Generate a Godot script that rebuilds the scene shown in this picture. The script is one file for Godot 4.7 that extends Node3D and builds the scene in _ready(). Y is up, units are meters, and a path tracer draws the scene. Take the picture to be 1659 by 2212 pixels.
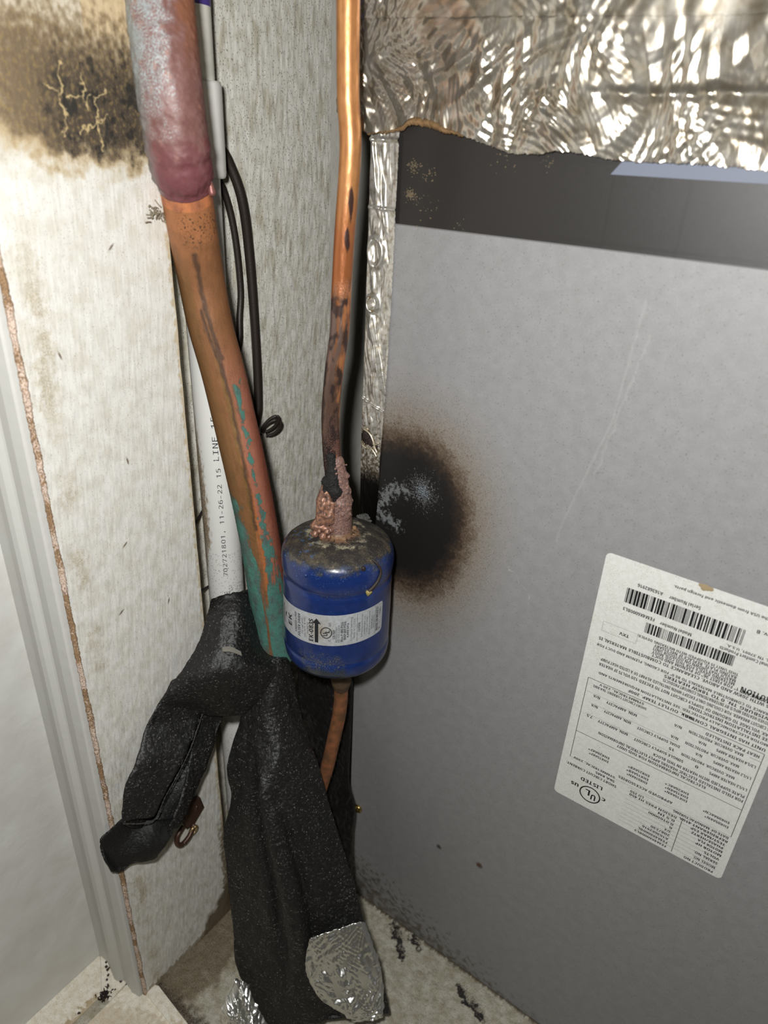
extends Node3D
# A corner of an equipment closet: scorched white panels, copper refrigerant lines, a blue filter drier and a grey air handler, lit by a phone's flash.
# Metres; the floor is y = 0, the air handler's front is x = 0.3396, the white corner panel's face is z = -0.321.

const BOARD_Z := -0.321
const CAB_X := 0.3396
const BACK_Z := -0.37
const LEFT_Z := -0.378
const DRIER := Vector3(0.2955, 0.0, -0.2345)
const TO_EYE := Vector3(-0.784, 0.0, 0.622)      # from the drier towards the photographer, level
const ACROSS := Vector3(0.622, 0.0, 0.784)       # to the right of that view

var taken := {}
var reliefs := {}
var n_fine := noise(1, 1.0, 3)
var n_mid := noise(2, 0.25, 4)
var n_big := noise(3, 0.06, 4)
var n_cell := noise(4, 0.12, 3)
var n_fold := noise(6, 0.045, 1)

func _ready() -> void:
	# ---- camera, light, exposure
	var cam := Camera3D.new()
	cam.name = "camera"
	add_child(cam)
	cam.transform = Transform3D(Basis(Vector3(0.58197, 0.04432, 0.81200), Vector3(0.35670, 0.88342, -0.30387), Vector3(-0.73081, 0.46648, 0.49832)).orthonormalized(), Vector3(0, 0.62, 0))
	var lens := CameraAttributesPhysical.new()
	lens.frustum_focal_length = 16.577
	lens.frustum_focus_distance = 0.455
	lens.exposure_aperture = 5.6
	lens.frustum_near = 0.02
	lens.frustum_far = 20.0
	cam.attributes = lens
	cam.fov = 71.8
	cam.near = 0.02
	cam.current = true
	var world := WorldEnvironment.new()
	world.name = "world"
	var env := Environment.new()
	env.background_mode = Environment.BG_COLOR
	env.background_color = Color(0.02, 0.02, 0.02)
	env.tonemap_mode = Environment.TONE_MAPPER_LINEAR
	env.tonemap_exposure = 1.0
	env.sdfgi_enabled = true
	env.ssao_enabled = true
	env.ssil_enabled = true
	world.environment = env
	add_child(world)
	var flash := SpotLight3D.new()
	flash.name = "camera_flash"
	flash.light_energy = 0.2
	flash.light_color = Color(1.0, 1.0, 0.99)
	flash.light_size = 0.01
	flash.spot_range = 6.0
	flash.spot_attenuation = 2.0
	flash.spot_angle = 75.0
	flash.spot_angle_attenuation = 0.35
	flash.shadow_enabled = true
	add_child(flash)
	flash.transform = Transform3D(cam.transform.basis, cam.transform * Vector3(-0.024, 0.032, 0.0))

	build_room()
	build_air_handler()
	build_foil()
	build_drain_pipe()
	build_cables()
	build_suction_line()
	build_drier()
	build_liquid_line()
	build_insulation()
	build_small_things()

# ------------------------------------------------------------------ helpers
func noise(s: int, freq: float, oct: int) -> FastNoiseLite:
	var n := FastNoiseLite.new()
	n.seed = s
	n.noise_type = FastNoiseLite.TYPE_SIMPLEX_SMOOTH
	n.frequency = freq
	n.fractal_octaves = oct
	return n

func V(x: float, y: float, z: float) -> Vector3:      # millimetres
	return Vector3(x, y, z) * 0.001

func numbered(called: String) -> String:
	if not taken.has(called):
		taken[called] = 0
		return called
	taken[called] += 1
	return "%s_%03d" % [called, taken[called]]

func thing(called: String, label: String, category: String, at := Vector3.ZERO, group := "") -> Node3D:
	var o := Node3D.new()
	o.name = numbered(called)
	o.position = at
	add_child(o)
	tag(o, label, category, group)
	return o

func tag(o: Node3D, label: String, category: String, group := "") -> void:
	o.set_meta("label", label)
	o.set_meta("category", category)
	if group:
		o.set_meta("group", group)

func obj(called: String, mesh: Mesh, m: Material, parent: Node3D = null) -> MeshInstance3D:
	var o := MeshInstance3D.new()
	o.mesh = mesh
	o.material_override = m
	if parent:
		o.name = called
		parent.add_child(o, true)
	else:
		o.name = numbered(called)
		add_child(o)
	return o

func struct(called: String, mesh: Mesh, m: Material, label: String, category: String) -> MeshInstance3D:
	var o := obj(called, mesh, m)
	o.set_meta("kind", "structure")
	tag(o, label, category)
	return o

func mat(c: Color, rough := 0.7, metal := 0.0) -> StandardMaterial3D:
	var m := StandardMaterial3D.new()
	m.albedo_color = c
	m.roughness = rough
	m.metallic = metal
	return m

func rgb(r: float, g: float, b: float) -> Color:
	return Color(r / 255.0, g / 255.0, b / 255.0)

func painted(t: Texture2D, rough := 0.7, metal := 0.0) -> StandardMaterial3D:
	var m := mat(Color.WHITE, rough, metal)
	m.albedo_texture = t
	m.texture_repeat = false
	return m

func bumpy(m: StandardMaterial3D, freq: float, oct: int, strength: float, per_metre: float, ridged := false) -> StandardMaterial3D:
	var key := "%s %s %s %s" % [freq, oct, strength, ridged]
	if not reliefs.has(key):
		var n := noise(21, freq, oct)
		if ridged:
			n.fractal_type = FastNoiseLite.FRACTAL_RIDGED
		var t := NoiseTexture2D.new()
		t.width = 512
		t.height = 512
		t.seamless = true
		t.noise = n
		t.as_normal_map = true
		t.bump_strength = strength
		reliefs[key] = t
	m.normal_enabled = true
	m.normal_texture = reliefs[key]
	if m.albedo_texture == null:
		m.uv1_triplanar = true
		m.uv1_scale = Vector3.ONE * per_metre
	return m

# A texture from a function of (x, y) in 0..1, drawn in strips side by side.
func paint(w: int, h: int, f: Callable) -> ImageTexture:
	var strips := 16
	var parts := []
	parts.resize(strips)
	var id := WorkerThreadPool.add_group_task(func(k: int) -> void:
		var y0 := h * k / strips
		var y1 := h * (k + 1) / strips
		var d := PackedByteArray()
		d.resize((y1 - y0) * w * 3)
		var at := 0
		for y in range(y0, y1):
			for x in w:
				var c: Color = f.call((x + 0.5) / w, (y + 0.5) / h)
				d[at] = clampi(int(c.r * 255.0 + 0.5), 0, 255)
				d[at + 1] = clampi(int(c.g * 255.0 + 0.5), 0, 255)
				d[at + 2] = clampi(int(c.b * 255.0 + 0.5), 0, 255)
				at += 3
		parts[k] = d, strips)
	WorkerThreadPool.wait_for_group_task_completion(id)
	var all := PackedByteArray()
	for p in parts:
		all.append_array(p)
	return ImageTexture.create_from_image(Image.create_from_data(w, h, false, Image.FORMAT_RGB8, all))

func near_line(p: Vector2, pts: Array) -> float:
	var best := 1e9
	for i in pts.size() - 1:
		var a: Vector2 = pts[i]
		var b: Vector2 = pts[i + 1]
		var t := clampf((p - a).dot(b - a) / maxf((b - a).length_squared(), 1e-12), 0.0, 1.0)
		best = minf(best, p.distance_to(a + (b - a) * t))
	return best

# --- shapes
func grid(f: Callable, nu: int, nv: int) -> ArrayMesh:     # f(u, v) -> Vector3, with uv
	var st := SurfaceTool.new()
	st.begin(Mesh.PRIMITIVE_TRIANGLES)
	grid_into(st, f, nu, nv)
	st.generate_normals()
	return st.commit()

func grid_into(st: SurfaceTool, f: Callable, nu: int, nv: int, first := 0, flip := false) -> int:
	for j in nv + 1:
		for i in nu + 1:
			var u := float(i) / nu
			var v := float(j) / nv
			st.set_uv(Vector2(u, v))
			st.set_smooth_group(0)
			st.add_vertex(f.call(u, v))
	for j in nv:
		for i in nu:
			var a := first + j * (nu + 1) + i
			var q := [a, a + 1, a + nu + 2, a, a + nu + 2, a + nu + 1]
			if flip:
				q.reverse()
			for k in q:
				st.add_index(k)
	return first + (nu + 1) * (nv + 1)

func quad_into(st: SurfaceTool, a: Vector3, b: Vector3, c: Vector3, d: Vector3) -> void:   # a b c d clockwise seen from in front; uv 0..1 from a
	st.set_smooth_group(-1)
	for k in [[a, 0, 0], [b, 1, 0], [c, 1, 1], [a, 0, 0], [c, 1, 1], [d, 0, 1]]:
		st.set_uv(Vector2(k[1], k[2]))
		st.add_vertex(k[0])

func box_into(st: SurfaceTool, lo: Vector3, hi: Vector3) -> void:
	var c := func(i: int) -> Vector3: return Vector3(hi.x if i & 1 else lo.x, hi.y if i & 2 else lo.y, hi.z if i & 4 else lo.z)
	quad_into(st, c.call(6), c.call(7), c.call(5), c.call(4))   # +z
	quad_into(st, c.call(3), c.call(2), c.call(0), c.call(1))   # -z
	quad_into(st, c.call(2), c.call(6), c.call(4), c.call(0))   # -x
	quad_into(st, c.call(7), c.call(3), c.call(1), c.call(5))   # +x
	quad_into(st, c.call(2), c.call(3), c.call(7), c.call(6))   # +y
	quad_into(st, c.call(4), c.call(5), c.call(1), c.call(0))   # -y

func box(lo: Vector3, hi: Vector3) -> ArrayMesh:
	var st := SurfaceTool.new()
	st.begin(Mesh.PRIMITIVE_TRIANGLES)
	box_into(st, lo, hi)
	st.generate_normals()
	return st.commit()

# An upright prism: outline in (x, z), from y0 to y1.
func prism(pts: Array, y0: float, y1: float) -> ArrayMesh:
	var flat := PackedVector2Array(pts)
	if not Geometry2D.is_polygon_clockwise(flat):
		flat.reverse()
	var st := SurfaceTool.new()
	st.begin(Mesh.PRIMITIVE_TRIANGLES)
	st.set_smooth_group(-1)
	var ix := Geometry2D.triangulate_polygon(flat)
	for k in range(0, ix.size(), 3):
		for q in [0, 1, 2]:
			st.add_vertex(Vector3(flat[ix[k + q]].x, y1, flat[ix[k + q]].y))
		for q in [2, 1, 0]:
			st.add_vertex(Vector3(flat[ix[k + q]].x, y0, flat[ix[k + q]].y))
	for i in flat.size():
		var a := flat[i]
		var b := flat[(i + 1) % flat.size()]
		for p in [Vector3(a.x, y1, a.y), Vector3(a.x, y0, a.y), Vector3(b.x, y0, b.y), Vector3(a.x, y1, a.y), Vector3(b.x, y0, b.y), Vector3(b.x, y1, b.y)]:
			st.add_vertex(p)
	st.generate_normals()
	return st.commit()

func catmull(p: Array, t: float):                     # t in 0..1 along the points
	var n := p.size() - 1
	var s := clampf(t, 0.0, 1.0) * n
	var i := mini(int(s), n - 1)
	var f := s - i
	var a = p[i - 1] if i > 0 else p[0] * 2.0 - p[1]
	var d = p[i + 2] if i + 2 <= n else p[n] * 2.0 - p[n - 1]
	var b = p[i]
	var c = p[i + 1]
	return b + (c - a) * (0.5 * f) + (a * 2.0 - b * 5.0 + c * 4.0 - d) * (0.5 * f * f) + (b * 3.0 - a - c * 3.0 + d) * (0.5 * f * f * f)

# Points spaced by length along a Catmull-Rom path.
func along(p: Array, n: int) -> PackedVector3Array:
	var fine := PackedVector3Array()
	for k in n * 4 + 1:
		fine.append(catmull(p, float(k) / (n * 4)))
	var total := 0.0
	for k in fine.size() - 1:
		total += fine[k].distance_to(fine[k + 1])
	var out := PackedVector3Array([fine[0]])
	var run := 0.0
	var want := total / n
	for k in fine.size() - 1:
		var l := fine[k].distance_to(fine[k + 1])
		while out.size() < n and run + l >= want * out.size():
			out.append(fine[k].lerp(fine[k + 1], (want * out.size() - run) / l))
		run += l
	while out.size() < n + 1:
		out.append(fine[-1])
	return out

# A tube along a path. radius(v, angle) -> metres; angle 0 looks towards «front», u = 0.5 there, the seam is behind.
func tube(path: Array, radius: Callable, sides: int, n: int, front := Vector3(-0.73, 0.1, 0.67), caps := true) -> ArrayMesh:
	var p := along(path, n)
	var st := SurfaceTool.new()
	st.begin(Mesh.PRIMITIVE_TRIANGLES)
	st.set_smooth_group(0)
	for j in n + 1:
		var t := (p[mini(j + 1, n)] - p[maxi(j - 1, 0)]).normalized()
		var a := (front - t * front.dot(t)).normalized()
		var b := t.cross(a) * -1.0
		if b.dot(ACROSS) < 0.0:
			b = -b
		for i in sides + 1:
			var ang := (float(i) / sides - 0.5) * TAU
			var r: float = radius.call(float(j) / n, ang)
			st.set_uv(Vector2(float(i) / sides, float(j) / n))
			st.add_vertex(p[j] + (a * cos(ang) + b * sin(ang)) * r)
	for j in n:
		for i in sides:
			var k := j * (sides + 1) + i
			for q in [k, k + sides + 2, k + sides + 1, k, k + 1, k + sides + 2]:
				st.add_index(q)
	if caps:
		for e in [0, n]:
			var c := (n + 1) * (sides + 1) + (0 if e == 0 else 1)
			st.set_uv(Vector2(0.5, float(e) / n))
			st.add_vertex(p[e])
			for i in sides:
				var k: int = e * (sides + 1) + i
				for q in ([c, k + 1, k] if e == 0 else [c, k, k + 1]):
					st.add_index(q)
	st.generate_normals()
	return st.commit()

func even(r: float) -> Callable:
	return func(_v: float, _a: float) -> float: return r

# A lathe about a vertical axis. profile: Vector2(radius, height) from top to bottom; u = 0.5 faces the photographer.
func lathe(at: Vector3, profile: Array, sides: int, n: int, dent = null) -> ArrayMesh:
	var f := func(u: float, v: float) -> Vector3:
		var q: Vector2 = catmull(profile, v)
		var a := (u - 0.5) * TAU
		var r: float = maxf(q.x, 0.0)
		if dent != null:
			r += dent.call(a, q.y)
		return at + (TO_EYE * cos(a) + ACROSS * sin(a)) * r + Vector3(0, q.y, 0)
	return grid(f, sides, n)

# A bent sheet with thickness over a net of control points (rows of points).
func sheet(net: Array, nu: int, nv: int, thick: float, bump: Callable, ragged := 0.0, seed_ := 5) -> ArrayMesh:
	var rag := noise(seed_, 1.0, 3)
	var at := func(u: float, v: float) -> Vector3:
		var l := ragged * (0.5 + 0.5 * rag.get_noise_2d(v * 14.0, 3.0))
		var r := ragged * (0.5 + 0.5 * rag.get_noise_2d(v * 14.0, 13.0))
		var t := ragged * (0.5 + 0.5 * rag.get_noise_2d(u * 9.0, 23.0))
		var e := ragged * (0.5 + 0.5 * rag.get_noise_2d(u * 9.0, 33.0))
		u = lerpf(l, 1.0 - r, u)
		v = lerpf(t, 1.0 - e, v)
		var row := []
		for q in net:
			row.append(catmull(q, u))
		return catmull(row, v)
	var pos := []
	for j in nv + 1:
		for i in nu + 1:
			pos.append(at.call(float(i) / nu, float(j) / nv))
	var top := PackedVector3Array()
	var low := PackedVector3Array()
	for j in nv + 1:
		for i in nu + 1:
			var k := j * (nu + 1) + i
			var du: Vector3 = pos[j * (nu + 1) + mini(i + 1, nu)] - pos[j * (nu + 1) + maxi(i - 1, 0)]
			var dv: Vector3 = pos[mini(j + 1, nv) * (nu + 1) + i] - pos[maxi(j - 1, 0) * (nu + 1) + i]
			var nor := dv.cross(du).normalized()
			var p: Vector3 = pos[k]
			var rim := minf(minf(i, nu - i), minf(j, nv - j))
			var soft := 0.0 if rim > 1 else thick * (0.18 if rim == 1 else 0.5)
			top.append(p + nor * (bump.call(p, float(i) / nu, float(j) / nv) - soft))
			low.append(p - nor * (thick - soft))
	var st := SurfaceTool.new()
	st.begin(Mesh.PRIMITIVE_TRIANGLES)
	var first := grid_into(st, func(u: float, v: float) -> Vector3: return top[roundi(v * nv) * (nu + 1) + roundi(u * nu)], nu, nv)
	first = grid_into(st, func(u: float, v: float) -> Vector3: return low[roundi(v * nv) * (nu + 1) + roundi(u * nu)], nu, nv, first, true)
	var ring := []
	for i in nu:
		ring.append(i)
	for j in nv:
		ring.append(j * (nu + 1) + nu)
	for i in nu:
		ring.append(nv * (nu + 1) + nu - i)
	for j in nv:
		ring.append((nv - j) * (nu + 1))
	var half := (nu + 1) * (nv + 1)
	for k in ring.size():
		var a: int = ring[k]
		var b: int = ring[(k + 1) % ring.size()]
		for q in [a, a + half, b + half, a, b + half, b]:
			st.add_index(q)
	st.generate_normals()
	return st.commit()

# Lettering: «s» as flat print of width w (0: natural) and height h, origin at its left end, middle height, in the xy plane.
func letters(s: String, w: float, h: float, bold := false, face := "Droid Sans") -> Array:
	var font := SystemFont.new()
	font.font_names = PackedStringArray([face])
	if bold:
		font.font_weight = 700
	var t := TextMesh.new()
	t.font = font
	t.text = s
	t.font_size = 24
	t.pixel_size = 0.01
	t.depth = 0.0
	t.curve_step = 3.0
	var arr := t.get_mesh_arrays()
	if arr.size() == 0 or arr[Mesh.ARRAY_VERTEX] == null or arr[Mesh.ARRAY_VERTEX].size() == 0:
		return [PackedVector3Array(), PackedInt32Array()]
	var v: PackedVector3Array = arr[Mesh.ARRAY_VERTEX]
	var lo := Vector3(1e9, 1e9, 0)
	var hi := Vector3(-1e9, -1e9, 0)
	for p in v:
		lo = lo.min(p)
		hi = hi.max(p)
	var sy := h / maxf(hi.y - lo.y, 1e-6)
	var sx := w / maxf(hi.x - lo.x, 1e-6) if w > 0.0 else sy
	var keep := PackedVector3Array()
	for p in v:
		keep.append(Vector3((p.x - lo.x) * sx, (p.y - (lo.y + hi.y) * 0.5) * sy, 0))
	var ids := PackedInt32Array()
	if arr[Mesh.ARRAY_INDEX] != null and arr[Mesh.ARRAY_INDEX].size():
		ids = arr[Mesh.ARRAY_INDEX]
	else:
		for k in keep.size():
			ids.append(k)
	return [keep, ids]

# Print laid on a surface: place(x, y) -> Vector3 a hair above it.
func print_into(st: SurfaceTool, shape: Array, at: Vector2, place: Callable, turn := 0.0) -> void:
	var pts: PackedVector3Array = shape[0]
	st.set_smooth_group(-1)
	for k in shape[1]:
		var q := Vector2(pts[k].x, pts[k].y).rotated(turn) + at
		st.add_vertex(place.call(q.x, q.y))

func bar(x0: float, y0: float, x1: float, y1: float) -> Array:
	var p := PackedVector3Array()
	var ids := PackedInt32Array()
	var n := maxi(1, int(absf(x1 - x0) / 0.004))
	for i in n + 1:
		p.append(Vector3(lerpf(x0, x1, float(i) / n), y0, 0))
		p.append(Vector3(lerpf(x0, x1, float(i) / n), y1, 0))
	for i in n:
		for q in [0, 1, 3, 0, 3, 2]:
			ids.append(i * 2 + q)
	return [p, ids]

func ring_print(cx: float, cy: float, rx: float, ry: float, w: float) -> Array:
	var p := PackedVector3Array()
	var ids := PackedInt32Array()
	for i in 33:
		var a := TAU * i / 32.0
		p.append(Vector3(cx + cos(a) * rx, cy + sin(a) * ry, 0))
		p.append(Vector3(cx + cos(a) * (rx - w), cy + sin(a) * (ry - w), 0))
	for i in 32:
		for q in [0, 1, 3, 0, 3, 2]:
			ids.append(i * 2 + q)
	return [p, ids]

# A lump from capsules [a, b, ra, rb] joined smoothly, meshed as surface nets.
func lump(bones: Array, cell: float, blend: float, rough: float, freq: float) -> ArrayMesh:
	var nz := noise(31, freq, 2)
	var lo := Vector3.ONE * 1e9
	var hi := -lo
	for b in bones:
		var r := Vector3.ONE * (maxf(b[2], b[3]) + cell * 2.0 + rough)
		lo = lo.min(b[0] - r).min(b[1] - r)
		hi = hi.max(b[0] + r).max(b[1] + r)
	var n := Vector3i(((hi - lo) / cell).ceil()) + Vector3i.ONE
	var d := PackedFloat32Array()
	d.resize(n.x * n.y * n.z)
	for z in n.z:
		for y in n.y:
			for x in n.x:
				var p := lo + Vector3(x, y, z) * cell
				var s := 0.0
				for b in bones:
					var ab: Vector3 = b[1] - b[0]
					var t := clampf((p - b[0]).dot(ab) / maxf(ab.length_squared(), 1e-12), 0.0, 1.0)
					s += exp(-(p.distance_to(b[0] + ab * t) - lerpf(b[2], b[3], t)) / blend)
				var dist := -blend * log(maxf(s, 1e-12))
				if absf(dist) < rough * 2.0 + cell * 2.0:
					dist += rough * nz.get_noise_3dv(p * 1000.0)
				d[x + n.x * (y + n.y * z)] = dist
	var st := SurfaceTool.new()
	st.begin(Mesh.PRIMITIVE_TRIANGLES)
	st.set_smooth_group(0)
	var at := {}
	var count := 0
	var step := [1, n.x, n.x * n.y]
	for z in n.z - 1:
		for y in n.y - 1:
			for x in n.x - 1:
				var k := x + n.x * (y + n.y * z)
				var sum := Vector3.ZERO
				var c := 0
				for e in 12:
					var ax := e / 4
					var o1: int = (e & 1)
					var o2: int = (e >> 1) & 1
					var base := Vector3i.ZERO
					base[(ax + 1) % 3] = o1
					base[(ax + 2) % 3] = o2
					var ka: int = k + base.x + base.y * step[1] + base.z * step[2]
					var da := d[ka]
					var db := d[ka + step[ax]]
					if (da < 0.0) != (db < 0.0):
						var q := Vector3(base)
						q[ax] += da / (da - db)
						sum += q
						c += 1
				if c:
					at[k] = count
					count += 1
					st.add_vertex(lo + (Vector3(x, y, z) + sum / c) * cell)
	for k in at:
		for ax in 3:
			var a: int = step[(ax + 1) % 3]
			var b: int = step[(ax + 2) % 3]
			if d[k] < 0.0 != (d[k + step[ax]] < 0.0) and at.has(k - a) and at.has(k - b) and at.has(k - a - b):
				var q := [at[k], at[k - a], at[k - a - b], at[k], at[k - a - b], at[k - b]]
				if d[k] < 0.0:
					q.reverse()
				for i in q:
					st.add_index(i)
	st.generate_normals()
	return st.commit()

# ------------------------------------------------------------------ the room
func white_paint(x: float, y: float, base: Color) -> Color:      # millimetres; old brushed paint with grime
	var c := base
	var m := n_mid.get_noise_2d(x * 0.5, y * 0.35) * 0.5 + n_big.get_noise_2d(x, y) * 0.5
	c = c.lerp(rgb(196, 190, 172), clampf(0.16 + m * 0.75, 0.0, 0.45))
	var brush := n_fine.get_noise_2d(x * 0.9 + y * 0.25, y * 0.3)
	c = c.lerp(rgb(168, 162, 146), clampf(brush * 0.30 - 0.05, 0.0, 0.16))
	var speck := n_fine.get_noise_2d(x * 1.7 + 300.0, y * 1.1)
	if speck > 0.52:
		c = c.lerp(rgb(105, 95, 75), clampf((speck - 0.52) * 5.0, 0.0, 0.7))
	return c

func build_room() -> void:
	var wall_m := bumpy(mat(rgb(224, 221, 210), 0.6), 0.02, 4, 1.2, 5.0)
	# the corner panel, scorched at its top
	var cracks := [
		[Vector2(205.8, 629.5), Vector2(203.5, 633.0), Vector2(200.0, 634.5)], [Vector2(222.0, 631.0), Vector2(218.5, 628.0)],
		[Vector2(208.4, 643.3), Vector2(207.1, 633.1), Vector2(205.8, 629.5), Vector2(207.4, 623.5), Vector2(208.8, 621.8), Vector2(205.4, 615.4)],
		[Vector2(217.8, 638.2), Vector2(217.5, 632.0), Vector2(219.2, 625.9)],
		[Vector2(229.7, 634.7), Vector2(227.8, 631.8), Vector2(224.2, 630.3), Vector2(223.2, 621.9), Vector2(223.9, 614.1), Vector2(224.0, 608.3)],
		[Vector2(213.3, 616.0), Vector2(223.1, 621.1), Vector2(229.6, 623.6)],
		[Vector2(210.5, 630.0), Vector2(217.0, 631.0)]]
	var nicks := [Vector2(186.0, 520.0), Vector2(215.0, 455.0), Vector2(206.0, 405.0), Vector2(197.0, 362.0), Vector2(231.0, 352.0), Vector2(222.0, 567.0)]
	var board_tex := paint(336, 2000, func(u: float, v: float) -> Color:
		var x := 166.0 + u * 92.0
		var y := 700.0 - v * 700.0
		var c := white_paint(x, y, rgb(226, 224, 218))
		var wob := n_mid.get_noise_2d(x, y * 0.7)
		# a grimy streak that runs down beside the moulding, and one at the free edge
		var streak := exp(-pow((x - 178.0 + wob * 5.0 - n_big.get_noise_2d(9.0, y * 0.3) * 4.0) / 4.2, 2.0)) * clampf(n_big.get_noise_2d(40.0, y * 0.35) * 1.6 + 0.30, 0.0, 0.62) * clampf(0.6 + n_fine.get_noise_2d(x * 1.3 + y * 0.5, y * 0.8), 0.2, 1.0)
		c = c.lerp(rgb(150, 132, 98), streak)
		c = c.lerp(rgb(186, 164, 124), clampf(1.0 - (258.0 - x) / 3.0 + wob, 0.0, 0.6))
		# scorch
		var grain := n_fine.get_noise_2d(x * 2.2, y * 1.6)
		if y > 588.0:
			var foot_y := 605.5 + 4.0 * smoothstep(205.0, 190.0, x) + 8.0 * smoothstep(192.0, 174.0, x)
			var rise := y - foot_y + n_big.get_noise_2d(x * 1.6, y * 1.6) * 9.0 + n_fine.get_noise_2d(x * 1.2, y * 1.2) * 1.6
			var fade := smoothstep(672.0, 640.0, y + wob * 16.0 + (x - 215.0) * 0.10)
			var side := smoothstep(166.0, 192.0, x + wob * 10.0)
			if y > 650.0 and x > 222.0:
				c = c.lerp(rgb(220, 192, 152), clampf((y - 650.0) / 10.0, 0.0, 0.75))
			var body := smoothstep(-4.0, 9.0, rise)
			c = c.lerp(rgb(176, 152, 112), clampf(smoothstep(-12.0, 4.0, rise) * (0.35 + 0.65 * fade) * (0.5 + 0.5 * side) + grain * 0.25, 0.0, 0.85) * smoothstep(-14.0, -4.0, rise))
			c = c.lerp(rgb(104, 88, 68), clampf(body * fade * (0.42 + 0.58 * side) + grain * 0.35 * fade, 0.0, 0.92) * body)
			var core := body * smoothstep(652.0, 634.0, y + wob * 10.0) * smoothstep(193.0, 208.0, x + wob * 8.0)
			c = c.lerp(rgb(62, 54, 46), clampf(core * (0.75 + grain * 0.9), 0.0, 0.95))
			var gold := n_mid.get_noise_2d(x * 1.6, y * 1.2 + 50.0)
			c = c.lerp(rgb(150, 126, 80), clampf(gold * 1.8 - 0.25 + grain * 0.6, 0.0, 0.6) * body * fade)
			c = c.lerp(rgb(38, 36, 34), clampf(n_mid.get_noise_2d(x * 0.5 + 90.0, y * 0.4) * 3.2 - 0.25, 0.0, 0.8) * core)
			var line := 1e9
			var bend := Vector2(n_mid.get_noise_2d(x * 0.7, y * 0.7 + 500.0), n_mid.get_noise_2d(x * 0.7 + 500.0, y * 0.7)) * 2.2
			for q in cracks:
				line = minf(line, near_line(Vector2(x, y) + bend, q))
			c = c.lerp(rgb(206, 182, 132), clampf(1.25 + n_mid.get_noise_2d(x * 0.6, y * 0.6) * 0.7 - line * 2.3 + grain * 0.3, 0.0, 0.92) * body)
		var grain2 := n_fine.get_noise_2d(x * 2.0, y * 2.0)
		# damp stain at the foot
		var foot := (x - 216.0) * 1.0 - y * 0.9 + n_big.get_noise_2d(x * 1.0, y * 1.0) * 12.0
		if y < 70.0:
			c = c.lerp(rgb(92, 80, 62), clampf(foot / 11.0 + grain * 0.25, 0.0, 0.85) * clampf((68.0 - y) / 20.0, 0.0, 1.0))
		if x > 250.0 and y < 130.0:
			c = c.lerp(rgb(96, 82, 62), clampf((x - 251.0) / 6.0 + wob, 0.0, 0.75) * clampf((130.0 - y) / 30.0, 0.0, 1.0))
		if y < 6.0 + wob * 5.0:
			c = c.lerp(rgb(110, 90, 62), 0.5)
		for s in nicks:
			if absf(x - s.x) < 3.0 and absf(y - s.y) < 3.0:
				var nq: Vector2 = (Vector2(x, y) - s).rotated(fposmod(s.x * 0.37 + s.y, 1.6) - 1.9)
				c = c.lerp(rgb(84, 68, 54), clampf(1.3 - Vector2(nq.x / 2.1, nq.y / 0.55).length() + grain2 * 0.6, 0.0, 0.8))
		return c)
	var st := SurfaceTool.new()
	st.begin(Mesh.PRIMITIVE_TRIANGLES)
	st.set_smooth_group(-1)
	# front face with a slightly worn right edge, then the other faces
	var edge := func(y: float) -> float: return 0.2575 + n_mid.get_noise_2d(y * 900.0, 7.0) * 0.0006
	var rows := 70
	for k in rows:
		var y1 := 0.70 * (rows - k) / rows
		var y0 := 0.70 * (rows - k - 1) / rows
		var e1: float = edge.call(y1)
		var e0: float = edge.call(y0)
		var q := [Vector3(0.1664, y1, BOARD_Z), Vector3(e1, y1, BOARD_Z), Vector3(e0, y0, BOARD_Z), Vector3(0.1664, y0, BOARD_Z)]
		for i in [0, 1, 2, 0, 2, 3]:
			st.set_uv(Vector2((q[i].x - 0.166) / 0.092, 1.0 - q[i].y / 0.70))
			st.add_vertex(q[i])
		var side := [Vector3(e1, y1, BOARD_Z), Vector3(e1 + 0.0007, y1, BOARD_Z - 0.018), Vector3(e0 + 0.0007, y0, BOARD_Z - 0.018), Vector3(e0, y0, BOARD_Z)]
		for i in [0, 1, 2, 0, 2, 3]:
			st.set_uv(Vector2(0.985, 1.0 - side[i].y / 0.70))
			st.add_vertex(side[i])
	for q in [[Vector3(0.2582, 0.70, -0.339), Vector3(0.1664, 0.70, -0.339), Vector3(0.1664, 0, -0.339), Vector3(0.2582, 0, -0.339)], [Vector3(0.1664, 0.70, -0.339), Vector3(0.1664, 0.70, BOARD_Z), Vector3(0.1664, 0, BOARD_Z), Vector3(0.1664, 0, -0.339)]]:
		for i in [0, 1, 2, 0, 2, 3]:
			st.set_uv(Vector2(0.4, 0.5))
			st.add_vertex(q[i])
	st.generate_normals()
	var board_m := bumpy(painted(board_tex, 0.62), 0.05, 4, 1.2, 1.0)
	var board := struct("wall_corner", st.commit(), board_m, "white painted upright panel with a brown scorched and cracked patch at its top", "wall panel")
	obj("upper_panel", box(Vector3(0.1664, 0.70, -0.339), Vector3(0.2578, 2.4, BOARD_Z)), wall_m, board)

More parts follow.
